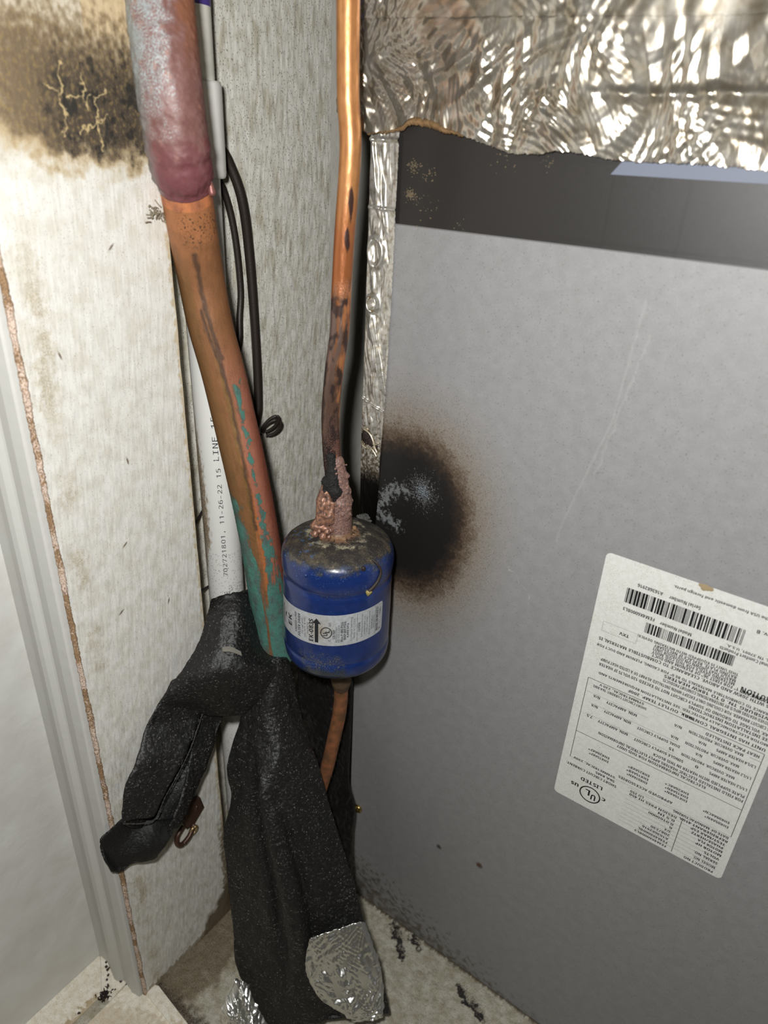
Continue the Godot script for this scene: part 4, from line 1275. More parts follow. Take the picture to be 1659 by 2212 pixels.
# ------------------------------------------------------------------ blue filter drier
func build_drier() -> void:
	var o := thing("filter_drier", "blue metal filter drier can with a white label and a burnt top", "filter drier", Vector3(DRIER.x, 0.315, DRIER.z))
	var at := Vector3(0, -0.315, 0)
	var prof := [Vector2(0.0080, 0.4085), Vector2(0.0094, 0.4066), Vector2(0.0140, 0.4057), Vector2(0.0215, 0.4044), Vector2(0.0282, 0.4022), Vector2(0.0320, 0.3996), Vector2(0.0341, 0.3962), Vector2(0.0349, 0.3920), Vector2(0.0349, 0.3872), Vector2(0.0343, 0.3838), Vector2(0.0335, 0.3818), Vector2(0.0335, 0.3800), Vector2(0.0340, 0.3782), Vector2(0.0342, 0.3755), Vector2(0.0342, 0.3600), Vector2(0.0342, 0.3400), Vector2(0.0341, 0.3330), Vector2(0.0339, 0.3302), Vector2(0.0345, 0.3278), Vector2(0.0343, 0.3240), Vector2(0.0330, 0.3198), Vector2(0.0295, 0.3170), Vector2(0.0150, 0.3156), Vector2(0.0, 0.3152)]
	var hgt := 900
	var rr := []
	for k in hgt:
		rr.append(catmull(prof, (k + 0.5) / hgt))
	var tex := paint(720, hgt, func(u: float, v: float) -> Color:
		var q: Vector2 = rr[int(v * hgt)]
		var a := (u - 0.5) * TAU
		var r := q.x * 1000.0
		var y := q.y * 1000.0
		var px := r * cos(a)
		var pz := r * sin(a)
		var m := n_mid.get_noise_3d(px * 0.5, y * 0.5, pz * 0.5)
		var f := n_fine.get_noise_3d(px * 1.1, y * 1.1, pz * 1.1)
		var c := rgb(23, 45, 100).lerp(rgb(19, 38, 88), clampf(0.4 + m, 0.0, 1.0))
		var k := n_fine.get_noise_3d(px * 1.8 + 50.0, y * 1.8, pz * 1.8)
		c = c.lerp(rgb(120, 136, 176), clampf((k - 0.56) * 5.0, 0.0, 0.7))
		if y > 395.0:
			var burnt := clampf((34.6 - r + m * 3.2) / 3.4, 0.0, 1.0)
			c = c.lerp(rgb(44, 40, 36).lerp(rgb(78, 70, 56), clampf(m * 1.5 + f * 0.4 + 0.2, 0.0, 1.0)), burnt * 0.96)
			# ash ring near the neck, rusty at the very middle
			c = c.lerp(rgb(176, 168, 142), clampf(1.0 - absf(r - 16.0 - m * 6.0) / 3.4 + f * 1.1, 0.0, 0.85) * clampf(0.45 + m * 2.2, 0.0, 1.0))
			c = c.lerp(rgb(128, 96, 72), clampf((14.0 - r + m * 4.0) / 3.0, 0.0, 0.9))
			c = c.lerp(rgb(40, 30, 26), clampf((n_mid.get_noise_3d(px * 1.4, y, pz * 1.4) - 0.18) * 4.0, 0.0, 0.8) * smoothstep(17.0, 13.0, r))
			# tan dust along the rim
			c = c.lerp(rgb(158, 132, 92), clampf((f - 0.18) * 4.0, 0.0, 0.85) * clampf(1.0 - absf(r - 31.0) / 4.0, 0.0, 1.0) * clampf(0.5 + sin(a * 1.0 - 0.4) * 0.7 + m, 0.0, 1.0))
			c = c.lerp(rgb(196, 184, 156), clampf((k - 0.44) * 6.0, 0.0, 0.9))
			c = c.lerp(rgb(60, 92, 140), clampf((n_mid.get_noise_3d(px * 1.1 + 90.0, y, pz * 1.1) - 0.30) * 5.0, 0.0, 0.8) * smoothstep(-8.0, -18.0, pz))
		if y < 386.0 and y > 377.0:
			c = c.lerp(rgb(110, 84, 48), clampf((f + 0.05) * 1.6, 0.0, 0.75) * clampf(1.0 - absf(y - 381.0) / 2.2, 0.0, 1.0) * clampf(0.55 - absf(a + 0.1), 0.0, 1.0) * 2.0)
		if y > 383.0 and y < 395.0:
			c = c.lerp(rgb(96, 122, 176), clampf((f - 0.2) * 3.0, 0.0, 0.7) * clampf(m * 3.0, 0.0, 1.0))
		# grubby, fluffy patch at the lower left
		var blot := 1.0 - Vector2((a + 0.30) / 0.55, (y - 330.0) / 12.0).length() + m * 0.7
		c = c.lerp(rgb(122, 110, 82), clampf(blot * 1.6, 0.0, 1.0) * clampf((f + k * 0.6) * 2.6 - 0.05, 0.0, 0.75))
		var blot2 := 1.0 - Vector2((a + 0.18) / 0.52, (y - 319.0) / 9.0).length() + m * 0.4
		c = c.lerp(rgb(34, 42, 52), clampf(blot2 * 3.0, 0.0, 0.92))
		c = c.lerp(rgb(74, 86, 100), clampf(blot2 * 3.0, 0.0, 1.0) * clampf(f * 1.6 - 0.2, 0.0, 0.6))
		return c)
	var paint_m := bumpy(painted(tex, 0.27), 0.05, 3, 0.5, 1.0)
	paint_m.clearcoat_enabled = true
	paint_m.clearcoat = 0.5
	paint_m.clearcoat_roughness = 0.2
	var dents := noise(51, 0.07, 2)
	var cut := 5.0 / (prof.size() - 1)
	var shape := func(u: float, v: float) -> Vector3:
		var q: Vector2 = catmull(prof, v)
		var a := (u - 0.5) * TAU
		var r: float = maxf(q.x + 0.00022 * dents.get_noise_2d(a * 34.0, q.y * 1000.0), 0.0)
		return at + (TO_EYE * cos(a) + ACROSS * sin(a)) * r + Vector3(0, q.y, 0)
	var dome_m := bumpy(painted(tex, 0.55), 0.05, 3, 0.8, 1.0)
	dome_m.uv1_scale = Vector3(1, cut, 1)
	obj("burnt_dome", grid(func(u: float, v: float) -> Vector3: return shape.call(u, v * cut), 128, 50), dome_m, o).set_meta("label", "sooty burnt top of the can")
	paint_m.uv1_scale = Vector3(1, 1.0 - cut, 1)
	paint_m.uv1_offset = Vector3(0, cut, 0)
	obj("shell", grid(func(u: float, v: float) -> Vector3: return shape.call(u, lerpf(cut, 1.0, v)), 128, 130), paint_m, o)
	# label
	var R := 0.03436
	var on := func(x: float, y: float, lift := 0.0) -> Vector3:       # x up the can from the label's foot, y along the text's up (to the left), in metres
		var a := -y / R
		return at + (TO_EYE * cos(a) + ACROSS * sin(a)) * (R + lift) + Vector3(0, 0.3460 + x + a * 0.0022, 0)
	var lab_tex := paint(560, 160, func(u: float, v: float) -> Color:
		var x := u * 84.0
		var y := v * 22.6
		var c := rgb(178, 181, 186).lerp(rgb(162, 164, 164), clampf(0.4 + n_mid.get_noise_2d(x, y), 0.0, 1.0))
		var f := n_fine.get_noise_2d(x * 1.5, y * 1.5)
		var rust := clampf(1.0 - Vector2((x - 40.0) / 13.0, (y - 11.0) / 15.0).length(), 0.0, 1.0)
		c = c.lerp(rgb(124, 98, 58), clampf((f - 0.22 + rust * 0.5) * 2.2, 0.0, 0.8) * rust)
		return c.lerp(rgb(120, 112, 96), clampf((f - 0.42) * 4.0, 0.0, 0.6)))
	var label := obj("label", grid(func(u: float, v: float) -> Vector3:
		var a := lerpf(-1.47, 0.945, u)
		var end := (0.945 - a) * R
		var round := 0.0
		if end < 0.0022:
			round = 0.0022 - sqrt(maxf(0.0, 0.0022 * 0.0022 - pow(0.0022 - end, 2.0)))
		return on.call(lerpf(0.0226 - round, round, v), -a * R), 120, 12), painted(lab_tex, 0.4), o)
	label.set_meta("label", "white printed label round the can")
	var st := SurfaceTool.new()
	st.begin(Mesh.PRIMITIVE_TRIANGLES)
	var print_at := func(x: float, y: float) -> Vector3: return on.call(x, y, 0.00012)
	for l in [[-73.0, 3.2, 17.6, 2.2, "EMERSON", true], [-57.0, 6.4, 15.0, 3.9, "EK", true], [-46.5, 4.8, 19.4, 1.9, "LIQUID LINE", true], [-41.8, 3.0, 19.6, 1.9, "FILTER DRIER", true], [-37.6, 5.4, 17.0, 1.3, "For use with", false], [-34.2, 3.6, 18.2, 1.4, "CFC, HCFC & HFC", false], [-31.0, 6.8, 15.4, 1.2, "and R410A", false], [-26.8, 2.0, 18.6, 3.0, "EK-083S", true],
			[-2.8, 5.4, 12.0, 1.5, "LISTED", true], [-0.2, 2.8, 14.8, 1.1, "REFRIGERANT", false], [2.2, 2.6, 15.6, 1.1, "FILTER DRIER", false], [5.2, 3.0, 17.6, 1.5, "Max P 680 PSIG", true], [8.2, 4.2, 17.8, 1.5, "MAP 680 PSIG", true], [11.2, 5.6, 16.2, 1.5, "4,690 kPa", true], [15.0, 2.6, 20.2, 1.4, "Continuous Operating", false], [18.2, 4.0, 18.6, 1.5, "Temp. 52 C, 125 F", false],
			[23.2, 8.2, 14.8, 1.4, "CAUTION", true], [26.4, 3.0, 20.4, 1.3, "This component is not", false], [29.4, 4.6, 18.2, 1.3, "provided with any", false], [32.2, 5.6, 17.2, 1.3, "pressure relief.", false], [35.2, 3.2, 20.4, 1.3, "Refer to equipment", false], [38.0, 6.4, 16.4, 1.3, "installation", false], [40.6, 6.4, 16.4, 1.3, "instructions.", false], [45.4, 2.6, 20.2, 1.8, "MADE IN MEXICO", true], [49.8, 13.4, 18.6, 1.3, "V1861", false], [49.0, 2.4, 4.0, 1.6, "V", false]]:
		print_into(st, letters(l[4], (l[2] - l[1]) * 0.001, l[3] * 0.001, l[5]), Vector2(l[1] * 0.001, -deg_to_rad(l[0]) * R), print_at)
	print_into(st, bar(0.0018, deg_to_rad(22.6) * R, 0.0160, deg_to_rad(18.8) * R), Vector2.ZERO, print_at)
	var head := [PackedVector3Array([Vector3(0.0158, deg_to_rad(25.4) * R, 0), Vector3(0.0158, deg_to_rad(16.0) * R, 0), Vector3(0.0198, deg_to_rad(20.7) * R, 0)]), PackedInt32Array([0, 1, 2])]
	print_into(st, head, Vector2.ZERO, print_at)
	print_into(st, ring_print(0.0098, deg_to_rad(10.6) * R, 0.0042, 0.0036, 0.0006), Vector2.ZERO, print_at)
	print_into(st, letters("U", 0.0022, 0.0030, true), Vector2(0.0074, deg_to_rad(11.6) * R), print_at)
	print_into(st, letters("L", 0.0022, 0.0030, true), Vector2(0.0098, deg_to_rad(9.6) * R), print_at)
	print_into(st, letters("us", 0.0028, 0.0014), Vector2(0.0148, deg_to_rad(7.0) * R), print_at)
	print_into(st, letters("c", 0.0012, 0.0014), Vector2(0.0036, deg_to_rad(7.0) * R), print_at)
	print_into(st, bar(0.0008, deg_to_rad(-21.2) * R, 0.0218, deg_to_rad(-20.9) * R), Vector2.ZERO, print_at)
	print_into(st, bar(0.0008, deg_to_rad(-43.2) * R, 0.0218, deg_to_rad(-42.9) * R), Vector2.ZERO, print_at)
	# the little curl of the maker's mark
	for k in 5:
		print_into(st, ring_print(0.0105 + 0.0006 * k, deg_to_rad(66.5 + 0.9 * sin(k * 1.3)) * R, 0.0008, 0.0005, 0.0005), Vector2.ZERO, print_at)
	st.generate_normals()
	obj("label_print", st.commit(), mat(rgb(34, 34, 38), 0.5), label)
	# knobs, the dark drip and its amber bead
	var skin := func(a: float, y: float, r: float) -> Vector3: return at + (TO_EYE * cos(a) + ACROSS * sin(a)) * r + Vector3(0, y, 0)
	var k1: Vector3 = skin.call(0.47, 0.3984, 0.0326)
	obj("rim_plug", lump([[k1, k1 + Vector3(-0.0003, 0.0006, 0.0003), 0.0017, 0.0014]], 0.00035, 0.0004, 0.0002, 0.9), mat(rgb(44, 34, 32), 0.5), o)
	var k2: Vector3 = skin.call(-0.56, 0.3936, 0.0346)
	obj("rim_bump", lump([[k2, k2, 0.0014, 0.0014]], 0.00035, 0.0004, 0.0001, 0.9), mat(rgb(27, 48, 100), 0.35), o)
	var drip := tube([skin.call(0.70, 0.4016, 0.0296), skin.call(0.76, 0.3990, 0.0332), skin.call(0.80, 0.3940, 0.0354), skin.call(0.74, 0.3888, 0.0356), skin.call(0.64, 0.3850, 0.0352), skin.call(0.56, 0.3828, 0.0346)], func(v: float, _a: float) -> float: return 0.0005 + 0.0007 * v, 10, 40)
	obj("dark_drip", drip, mat(rgb(46, 35, 26), 0.6), o)
	var bead: Vector3 = skin.call(0.56, 0.3822, 0.0343)
	obj("amber_bead", lump([[bead, bead + Vector3(0, -0.0022, 0), 0.0016, 0.0008], [bead + ACROSS * 0.0012, bead + Vector3(0, -0.001, 0), 0.0011, 0.0009]], 0.0003, 0.0004, 0.0002, 0.8), mat(rgb(158, 142, 84), 0.4), o)

# ------------------------------------------------------------------ thin copper line with its melted joint
func build_liquid_line() -> void:
	var o := thing("liquid_line", "thin orange copper pipe ending in a melted, charred joint on the blue can", "pipe")
	var path := [V(295.5, 720.0, -234.6), V(295.5, 682.3, -234.2), V(295.5, 669.3, -233.8), V(295.5, 637.8, -233.0), V(295.5, 619.1, -231.1), V(295.5, 603.4, -231.5), V(295.5, 578.3, -233.5), V(295.5, 551.3, -235.0), V(295.5, 527.3, -236.0), V(295.5, 506.4, -239.2), V(295.5, 479.0, -241.5), V(295.5, 456.5, -240.2), V(295.5, 433.5, -237.1)]
	var tex := paint(140, 1600, func(u: float, v: float) -> Color:
		var a := (u - 0.5) * TAU
		var x := sin(a)
		var y := 720.0 - v * 286.7
		var ax := a * 5.2
		var m := n_mid.get_noise_2d(ax * 0.9, y * 0.35)
		var long := n_mid.get_noise_2d(ax * 1.4, y * 0.1 + 70.0)
		var f := n_fine.get_noise_2d(ax * 1.6, y * 1.2)
		var c := rgb(198, 140, 88).lerp(rgb(172, 114, 70), clampf(0.35 + m * 0.8 + long * 0.5, 0.0, 1.0))
		c = c.lerp(rgb(150, 86, 48), smoothstep(600.0, 570.0, y + m * 12.0) * 0.8)
		c = c.lerp(rgb(112, 92, 84), smoothstep(556.0, 534.0, y + m * 12.0) * clampf(0.75 - x * 0.5 + long, 0.0, 1.0))
		c = c.lerp(rgb(92, 70, 60), smoothstep(516.0, 490.0, y + m * 10.0) * 0.9)
		c = c.lerp(rgb(44, 36, 38), clampf((n_mid.get_noise_2d(ax * 0.5 + 20.0, y * 0.22) - 0.06) * 3.0 + f * 0.3, 0.0, 0.7) * smoothstep(560.0, 545.0, y))
		c = c.lerp(rgb(196, 128, 82), clampf((n_mid.get_noise_2d(ax * 0.6 + 50.0, y * 0.16) - 0.06) * 3.4 + f * 0.4, 0.0, 0.8) * smoothstep(562.0, 548.0, y) * smoothstep(-0.2, 0.4, x))
		for q in [0, 1]:
			var cy := 592.0 if q == 0 else 575.5
			var d := Vector2((x - (0.30 if q == 0 else 0.22) + (y - cy) * 0.012) / 0.26, (y - cy) / (7.5 if q == 0 else 5.6)).length() + m * 0.5
			c = c.lerp(rgb(54, 38, 38), clampf((1.0 - d) * 3.0, 0.0, 0.85))
		var pink := Vector2((x - 0.1) / 0.8, (y - 551.5) / 5.0).length()
		c = c.lerp(rgb(222, 158, 128), clampf((f + 0.05) * 4.0, 0.0, 1.0) * clampf(1.25 - pink, 0.0, 0.9))
		# charred and speckled near the joint
		var burn := smoothstep(474.0, 462.0, y + m * 8.0 - x * 4.0)
		c = c.lerp(rgb(28, 23, 23), burn * clampf(0.75 - x * 0.6 + m * 1.2, 0.0, 1.0))
		c = c.lerp(rgb(168, 116, 108), burn * clampf((f - 0.05) * 3.0 + x * 0.4, 0.0, 0.85))
		c = c.lerp(rgb(150, 112, 92), clampf((f - 0.25) * 3.0, 0.0, 0.6) * smoothstep(505.0, 480.0, y))
		return c)
	var rough := noise(61, 0.5, 2)
	obj("tube", tube(path, func(v: float, a: float) -> float:
		var y := 720.0 - v * 286.7
		return 0.0052 + 0.0004 * rough.get_noise_2d(a * 5.0, y) * smoothstep(478.0, 455.0, y), 48, 420), bumpy(painted(tex, 0.38, 0.45), 0.05, 4, 0.6, 1.0), o)
	# the melted joint
	var J := func(across: float, y: float, out: float) -> Vector3: return V(295.5, y, -236.0) + (ACROSS * across + TO_EYE * out) * 0.001
	var tint := NoiseTexture2D.new()
	tint.width = 256
	tint.height = 256
	tint.seamless = true
	tint.noise = noise(71, 0.03, 4)
	var g := Gradient.new()
	g.set_color(0, rgb(70, 54, 50))
	g.set_color(1, rgb(196, 150, 124))
	g.add_point(0.42, rgb(116, 88, 78))
	g.add_point(0.62, rgb(158, 112, 88))
	tint.color_ramp = g
	var cm := bumpy(mat(Color.WHITE, 0.40, 0.3), 0.06, 4, 2.0, 40.0)
	cm.albedo_texture = tint
	cm.uv1_scale = Vector3.ONE * 45.0
	var pale := bumpy(mat(Color.WHITE, 0.55, 0.12), 0.06, 4, 2.0, 40.0)
	var g3 := Gradient.new()
	g3.set_color(0, rgb(62, 50, 50))
	g3.set_color(1, rgb(190, 150, 130))
	g3.add_point(0.45, rgb(112, 92, 88))
	g3.add_point(0.62, rgb(146, 108, 94))
	var tint2 := NoiseTexture2D.new()
	tint2.width = 256
	tint2.height = 256
	tint2.seamless = true
	tint2.noise = noise(73, 0.06, 4)
	tint2.color_ramp = g3
	pale.albedo_texture = tint2
	pale.uv1_scale = Vector3.ONE * 60.0
	# right-hand body: the flared pipe end, the sagging bulge and the socket below it
	var bones := [
		[J.call(-0.4, 452.0, 0.0), J.call(0.4, 443.0, 0.0), 0.0045, 0.0056], [J.call(0.4, 443.0, 0.0), J.call(2.6, 428.0, 0.8), 0.0056, 0.0064],
		[J.call(3.2, 427.0, 2.0), J.call(4.0, 419.5, 3.2), 0.0060, 0.0046], [J.call(4.8, 445.0, 1.0), J.call(6.8, 444.4, 1.2), 0.0014, 0.0008]]
	var rng := RandomNumberGenerator.new()
	rng.seed = 77
	for k in 46:
		var a := rng.randf_range(-0.5, 1.4)
		var y := rng.randf_range(419.0, 452.0)
		var r := lerpf(8.2, 5.7, clampf((y - 424.0) / 26.0, 0.0, 1.0))
		var p: Vector3 = J.call(lerpf(3.0, 0.3, clampf((y - 424.0) / 20.0, 0.0, 1.0)) + sin(a) * r * 0.9, y, cos(a) * r)
		var sz := rng.randf_range(0.0003, 0.0007)
		bones.append([p, p, sz, sz])
	obj("melted_joint", lump(bones, 0.0004, 0.0004, 0.00025, 0.6), pale, o)
	obj("socket", lump([[J.call(1.6, 424.0, 0.0), J.call(1.6, 404.5, 0.0), 0.0074, 0.0080]], 0.0005, 0.0004, 0.0002, 0.5), pale, o)
	# left-hand run of smooth copper, folded and dripping
	var run := [
		[J.call(-6.2, 440.5, 1.0), J.call(-8.4, 428.0, 2.0), 0.0020, 0.0037], [J.call(-8.4, 428.0, 2.0), J.call(-8.6, 417.0, 3.0), 0.0037, 0.0040],
		[J.call(-9.0, 415.5, 3.0), J.call(-14.2, 411.2, 3.0), 0.0036, 0.0020], [J.call(-12.6, 411.4, 4.2), J.call(-3.2, 411.0, 7.0), 0.0023, 0.0018],
		[J.call(-5.0, 433.0, 4.6), J.call(-4.6, 420.0, 7.0), 0.0013, 0.0022], [J.call(-4.6, 420.0, 7.0), J.call(-5.2, 415.0, 7.0), 0.0022, 0.0014],
		[J.call(-2.0, 428.5, 6.2), J.call(-3.0, 416.5, 7.6), 0.0010, 0.0016], [J.call(-8.6, 429.0, 5.0), J.call(-8.2, 421.0, 6.6), 0.0012, 0.0015],
		[J.call(-3.4, 437.5, 4.0), J.call(-7.0, 433.5, 4.6), 0.0009, 0.0012], [J.call(-4.0, 429.0, 6.0), J.call(-7.0, 427.0, 6.0), 0.0008, 0.0010]]
	obj("run_copper", lump(run, 0.0004, 0.00045, 0.00025, 0.25), cm, o)
	# beads of run copper resting on the can
	for b in [[-12.6, 408.6, 7.5, 2.4], [-8.0, 408.0, 9.0, 2.6], [-4.4, 407.6, 9.6, 1.5], [-5.4, 410.6, 8.6, 1.9], [-10.2, 410.6, 8.0, 1.5], [-14.6, 408.0, 6.4, 1.4]]:
		var p: Vector3 = J.call(b[0], b[1], b[2])
		obj("copper_bead", lump([[p, p + V(0.2, 0.5, 0.1), b[3] * 0.001, b[3] * 0.0008]], 0.0004, 0.0004, 0.0001, 0.9), cm, o)
	var char_m := bumpy(mat(rgb(20, 17, 17), 0.75), 0.1, 4, 4.0, 60.0)
	obj("char", lump([[J.call(-2.6, 448.0, 2.8), J.call(-2.2, 441.0, 3.6), 0.0036, 0.0042], [J.call(-6.4, 441.0, 2.6), J.call(-0.6, 436.0, 5.0), 0.0028, 0.0038], [J.call(-0.8, 436.0, 5.0), J.call(-1.0, 431.0, 5.4), 0.0026, 0.0016], [J.call(-6.8, 437.0, 3.0), J.call(-6.0, 432.0, 4.6), 0.0018, 0.0012], [J.call(-3.8, 457.0, 2.6), J.call(-3.0, 450.0, 3.2), 0.0026, 0.0026]], 0.0005, 0.0006, 0.0010, 0.8), char_m, o)
	# ring of crust at its foot
	var crust := []
	for k in 16:
		var a := TAU * k / 16.0
		var r := 9.5 + 1.4 * sin(k * 2.9)
		var p: Vector3 = J.call(1.0 + sin(a) * r, 406.2, cos(a) * r)
		crust.append([p, p, 0.0012 + 0.0005 * sin(k * 1.7), 0.0010])
	obj("crust", lump(crust, 0.00055, 0.0009, 0.0009, 0.7), bumpy(mat(rgb(136, 106, 78), 0.85), 0.1, 4, 3.0, 60.0), o)

	# the lower line out of the can
	var low := thing("lower_line", "short dull copper pipe bending down from under the blue can", "pipe")
	var dull := bumpy(mat(rgb(142, 88, 56), 0.55, 0.25), 0.04, 4, 1.5, 20.0)
	var t2 := NoiseTexture2D.new()
	t2.width = 256
	t2.height = 256
	t2.seamless = true
	t2.noise = noise(72, 0.02, 4)
	var g2 := Gradient.new()
	g2.set_color(0, rgb(92, 68, 48))
	g2.set_color(1, rgb(176, 108, 70))
	t2.color_ramp = g2
	dull.albedo_color = Color.WHITE
	dull.albedo_texture = t2
	obj("tube", tube([V(297.5, 312.0, -235.0), V(301.5, 290.0, -236.2), V(305.5, 271.0, -237.6), V(303.9, 251.3, -237.5), V(300.6, 230.3, -239.0), V(295.9, 198.8, -242.0), V(291.2, 170.1, -246.0), V(287.0, 120.0, -250.0)], even(0.0050), 32, 80), dull, low)
	obj("collar", lump([[V(298, 316, -235), V(304, 282, -236.5), 0.0072, 0.0066], [V(304.5, 280, -237), V(305, 276, -237.2), 0.0066, 0.0058]], 0.0007, 0.0008, 0.0005, 0.4), bumpy(mat(rgb(84, 66, 48), 0.7, 0.1), 0.06, 4, 3.0, 40.0), low)

# ------------------------------------------------------------------ black pipe insulation
func rubber() -> StandardMaterial3D:
	var im := Image.create(1024, 1024, false, Image.FORMAT_RGB8)
	im.fill(rgb(22, 21, 21))
	var rng := RandomNumberGenerator.new()
	rng.seed = 3
	for k in 5200:
		var x := 2 + rng.randi() % 1014
		var y := 2 + rng.randi() % 1014
		var b := 34.0 + pow(rng.randf(), 2.4) * 150.0
		var r := 2 + rng.randi() % 4
		im.fill_rect(Rect2i(x, y, r, r), rgb(b, b * 0.97, b * 0.93))
		im.fill_rect(Rect2i(x - 1, y + 1, r + 2, maxi(1, r - 2)), rgb(b * 0.8, b * 0.78, b * 0.75))
	var m := bumpy(mat(Color.WHITE, 0.52), 0.07, 4, 3.0, 16.0)
	m.albedo_texture = ImageTexture.create_from_image(im)
	m.uv1_triplanar = true
	m.uv1_scale = Vector3.ONE * 8.0
	return m

func build_insulation() -> void:
	var m := rubber()
	var o := thing("pipe_insulation", "torn black rubber pipe insulation, split open and hanging in two flaps", "insulation")
	var flap_net := [
		[V(259, 271, -313), V(267, 264, -307), V(260, 271, -327), V(224, 296, -316), V(245, 286, -304)],
		[V(241, 256, -309), V(256, 248, -305), V(239, 261, -316), V(204, 277, -316), V(236, 261, -305)],
		[V(233, 249, -309), V(251, 239, -306), V(229, 247, -316), V(196, 269, -315), V(229, 256, -302)],
		[V(220, 233, -303), V(233, 221, -300), V(218, 225, -316), V(182, 256, -309), V(216, 247, -297)],
		[V(208, 220, -296), V(219, 209, -297), V(204, 209, -316), V(172, 244, -308), V(203, 237, -295)],
		[V(196, 207, -293), V(206, 199, -295), V(194, 195, -316), V(167, 232, -306), V(192, 225, -296)],
		[V(188, 197, -292), V(197, 190, -295), V(184, 187, -315), V(164, 220, -305), V(184, 211, -298)],
	]
	var flap_tongue_net := [
		[V(171, 209, -316), V(183, 198, -316), V(193, 195, -307), V(197, 202, -295)],
		[V(162, 203, -320), V(174, 191, -316), V(185, 189, -305), V(191, 194, -292)],
		[V(156, 201, -321), V(168, 186, -316), V(179, 183, -306), V(186, 186, -293)],
		[V(155, 194, -321), V(164, 180, -315), V(176, 176, -306), V(182, 177, -297)],
		[V(154, 186, -315), V(161, 173, -315), V(171, 169, -310), V(181, 170, -301)],
		[V(155, 172, -314), V(161, 169, -312), V(171, 169, -312), V(179, 175, -309)],
	]
	var sleeve_net := [
		[V(269, 332, -326), V(270, 342, -311), V(282, 340, -307), V(302, 330, -313)],
		[V(255, 329, -316), V(261, 334, -302), V(275, 330, -296), V(310, 305, -310)],
		[V(240, 313, -312), V(248, 319, -294), V(266, 313, -286), V(312, 274, -302)],
		[V(222, 298, -313), V(234, 304, -292), V(256, 301, -277), V(290, 291, -270)],
		[V(210, 283, -316), V(228, 283, -301), V(249, 280, -284), V(287, 270, -264)],
		[V(208, 261, -326), V(232, 255, -313), V(253, 253, -290), V(290, 246, -260)],
	]
	var lobe_net := [
		[V(277, 292, -291), V(275, 297, -282), V(277, 301, -275), V(280, 301, -271), V(286, 296, -271), V(293, 286, -273)],
		[V(256, 254, -289), V(259, 260, -279), V(262, 264, -269), V(268, 263, -264), V(278, 259, -262), V(289, 252, -262)],
		[V(238, 220, -288), V(244, 227, -274), V(247, 232, -263), V(253, 235, -252), V(267, 229, -246), V(285, 214, -240)],
		[V(235, 196, -282), V(238, 203, -269), V(241, 211, -256), V(247, 215, -245), V(262, 208, -236), V(281, 191, -227)],
		[V(224, 166, -281), V(230, 173, -266), V(235, 182, -248), V(241, 188, -234), V(256, 180, -224), V(277, 167, -213)],
		[V(218, 130, -273), V(223, 137, -260), V(229, 148, -240), V(235, 155, -223), V(251, 147, -211), V(272, 136, -195)],
		[V(211, 92, -264), V(216, 98, -251), V(222, 108, -233), V(229, 118, -214), V(244, 114, -198), V(266, 104, -178)],
		[V(204, 58, -255), V(210, 65, -241), V(216, 73, -224), V(223, 83, -205), V(239, 84, -187), V(263, 77, -163)],
		[V(204, 32, -237), V(208, 36, -225), V(211, 42, -213), V(218, 51, -195), V(235, 56, -175), V(259, 54, -152)],
		[V(202, 18, -224), V(205, 21, -214), V(209, 27, -203), V(218, 36, -188), V(233, 41, -169), V(256, 41, -145)],
	]
	var foil_big_net := [
		[V(229, 114, -202), V(237, 118, -195), V(246, 120, -187), V(258, 120, -179), V(264, 112, -178)],
		[V(224, 97, -202), V(232, 101, -191), V(243, 104, -180), V(255, 104, -171), V(262, 96, -169)],
		[V(221, 83, -198), V(229, 85, -187), V(239, 88, -174), V(252, 87, -162), V(261, 78, -160)],
		[V(222, 66, -187), V(228, 70, -178), V(238, 73, -167), V(250, 72, -156), V(258, 64, -155)],
		[V(228, 56, -170), V(231, 59, -164), V(237, 59, -157), V(245, 58, -151), V(254, 51, -151)],
		[V(234, 50, -159), V(235, 52, -156), V(238, 52, -152), V(243, 49, -149), V(249, 42, -150)],
	]
	var foil_small_net := [
		[V(199, 60, -248), V(199, 60, -245), V(201, 58, -243), V(203, 53, -241)],
		[V(190, 48, -249), V(192, 53, -243), V(195, 53, -238), V(201, 45, -234)],
		[V(182, 37, -251), V(185, 44, -240), V(192, 42, -231), V(202, 32, -225)],
		[V(178, 28, -245), V(181, 33, -235), V(189, 33, -224), V(201, 24, -217)],
	]
	var black_wrap_net := [
		[V(316, 258, -290), V(321, 263, -275), V(328, 264, -263), V(332, 269, -248)],
		[V(312, 235, -286), V(317, 240, -272), V(325, 241, -260), V(333, 247, -247)],
		[V(309, 194, -277), V(313, 200, -264), V(320, 201, -253), V(325, 204, -242)],
		[V(304, 159, -266), V(309, 163, -255), V(314, 164, -246), V(318, 167, -237)],
		[V(304, 136, -257), V(308, 140, -247), V(313, 142, -237), V(317, 144, -230)],
		[V(300, 89, -247), V(303, 93, -238), V(307, 95, -231), V(313, 119, -228)],
		[V(295, 40, -233), V(299, 48, -226), V(303, 52, -222), V(311, 65, -224)],
	]
	var wr := noise(81, 0.07, 4)
	var wrinkle := func(p: Vector3, _u: float, _v: float) -> float:
		return 0.0011 * wr.get_noise_3d(p.x * 1000.0, p.y * 420.0, p.z * 1000.0) + 0.00022 * n_fine.get_noise_3d(p.x * 900.0, p.y * 900.0, p.z * 900.0)
	obj("left_flap", sheet(flap_net, 110, 150, 0.0024, wrinkle, 0.012, 5), m, o)
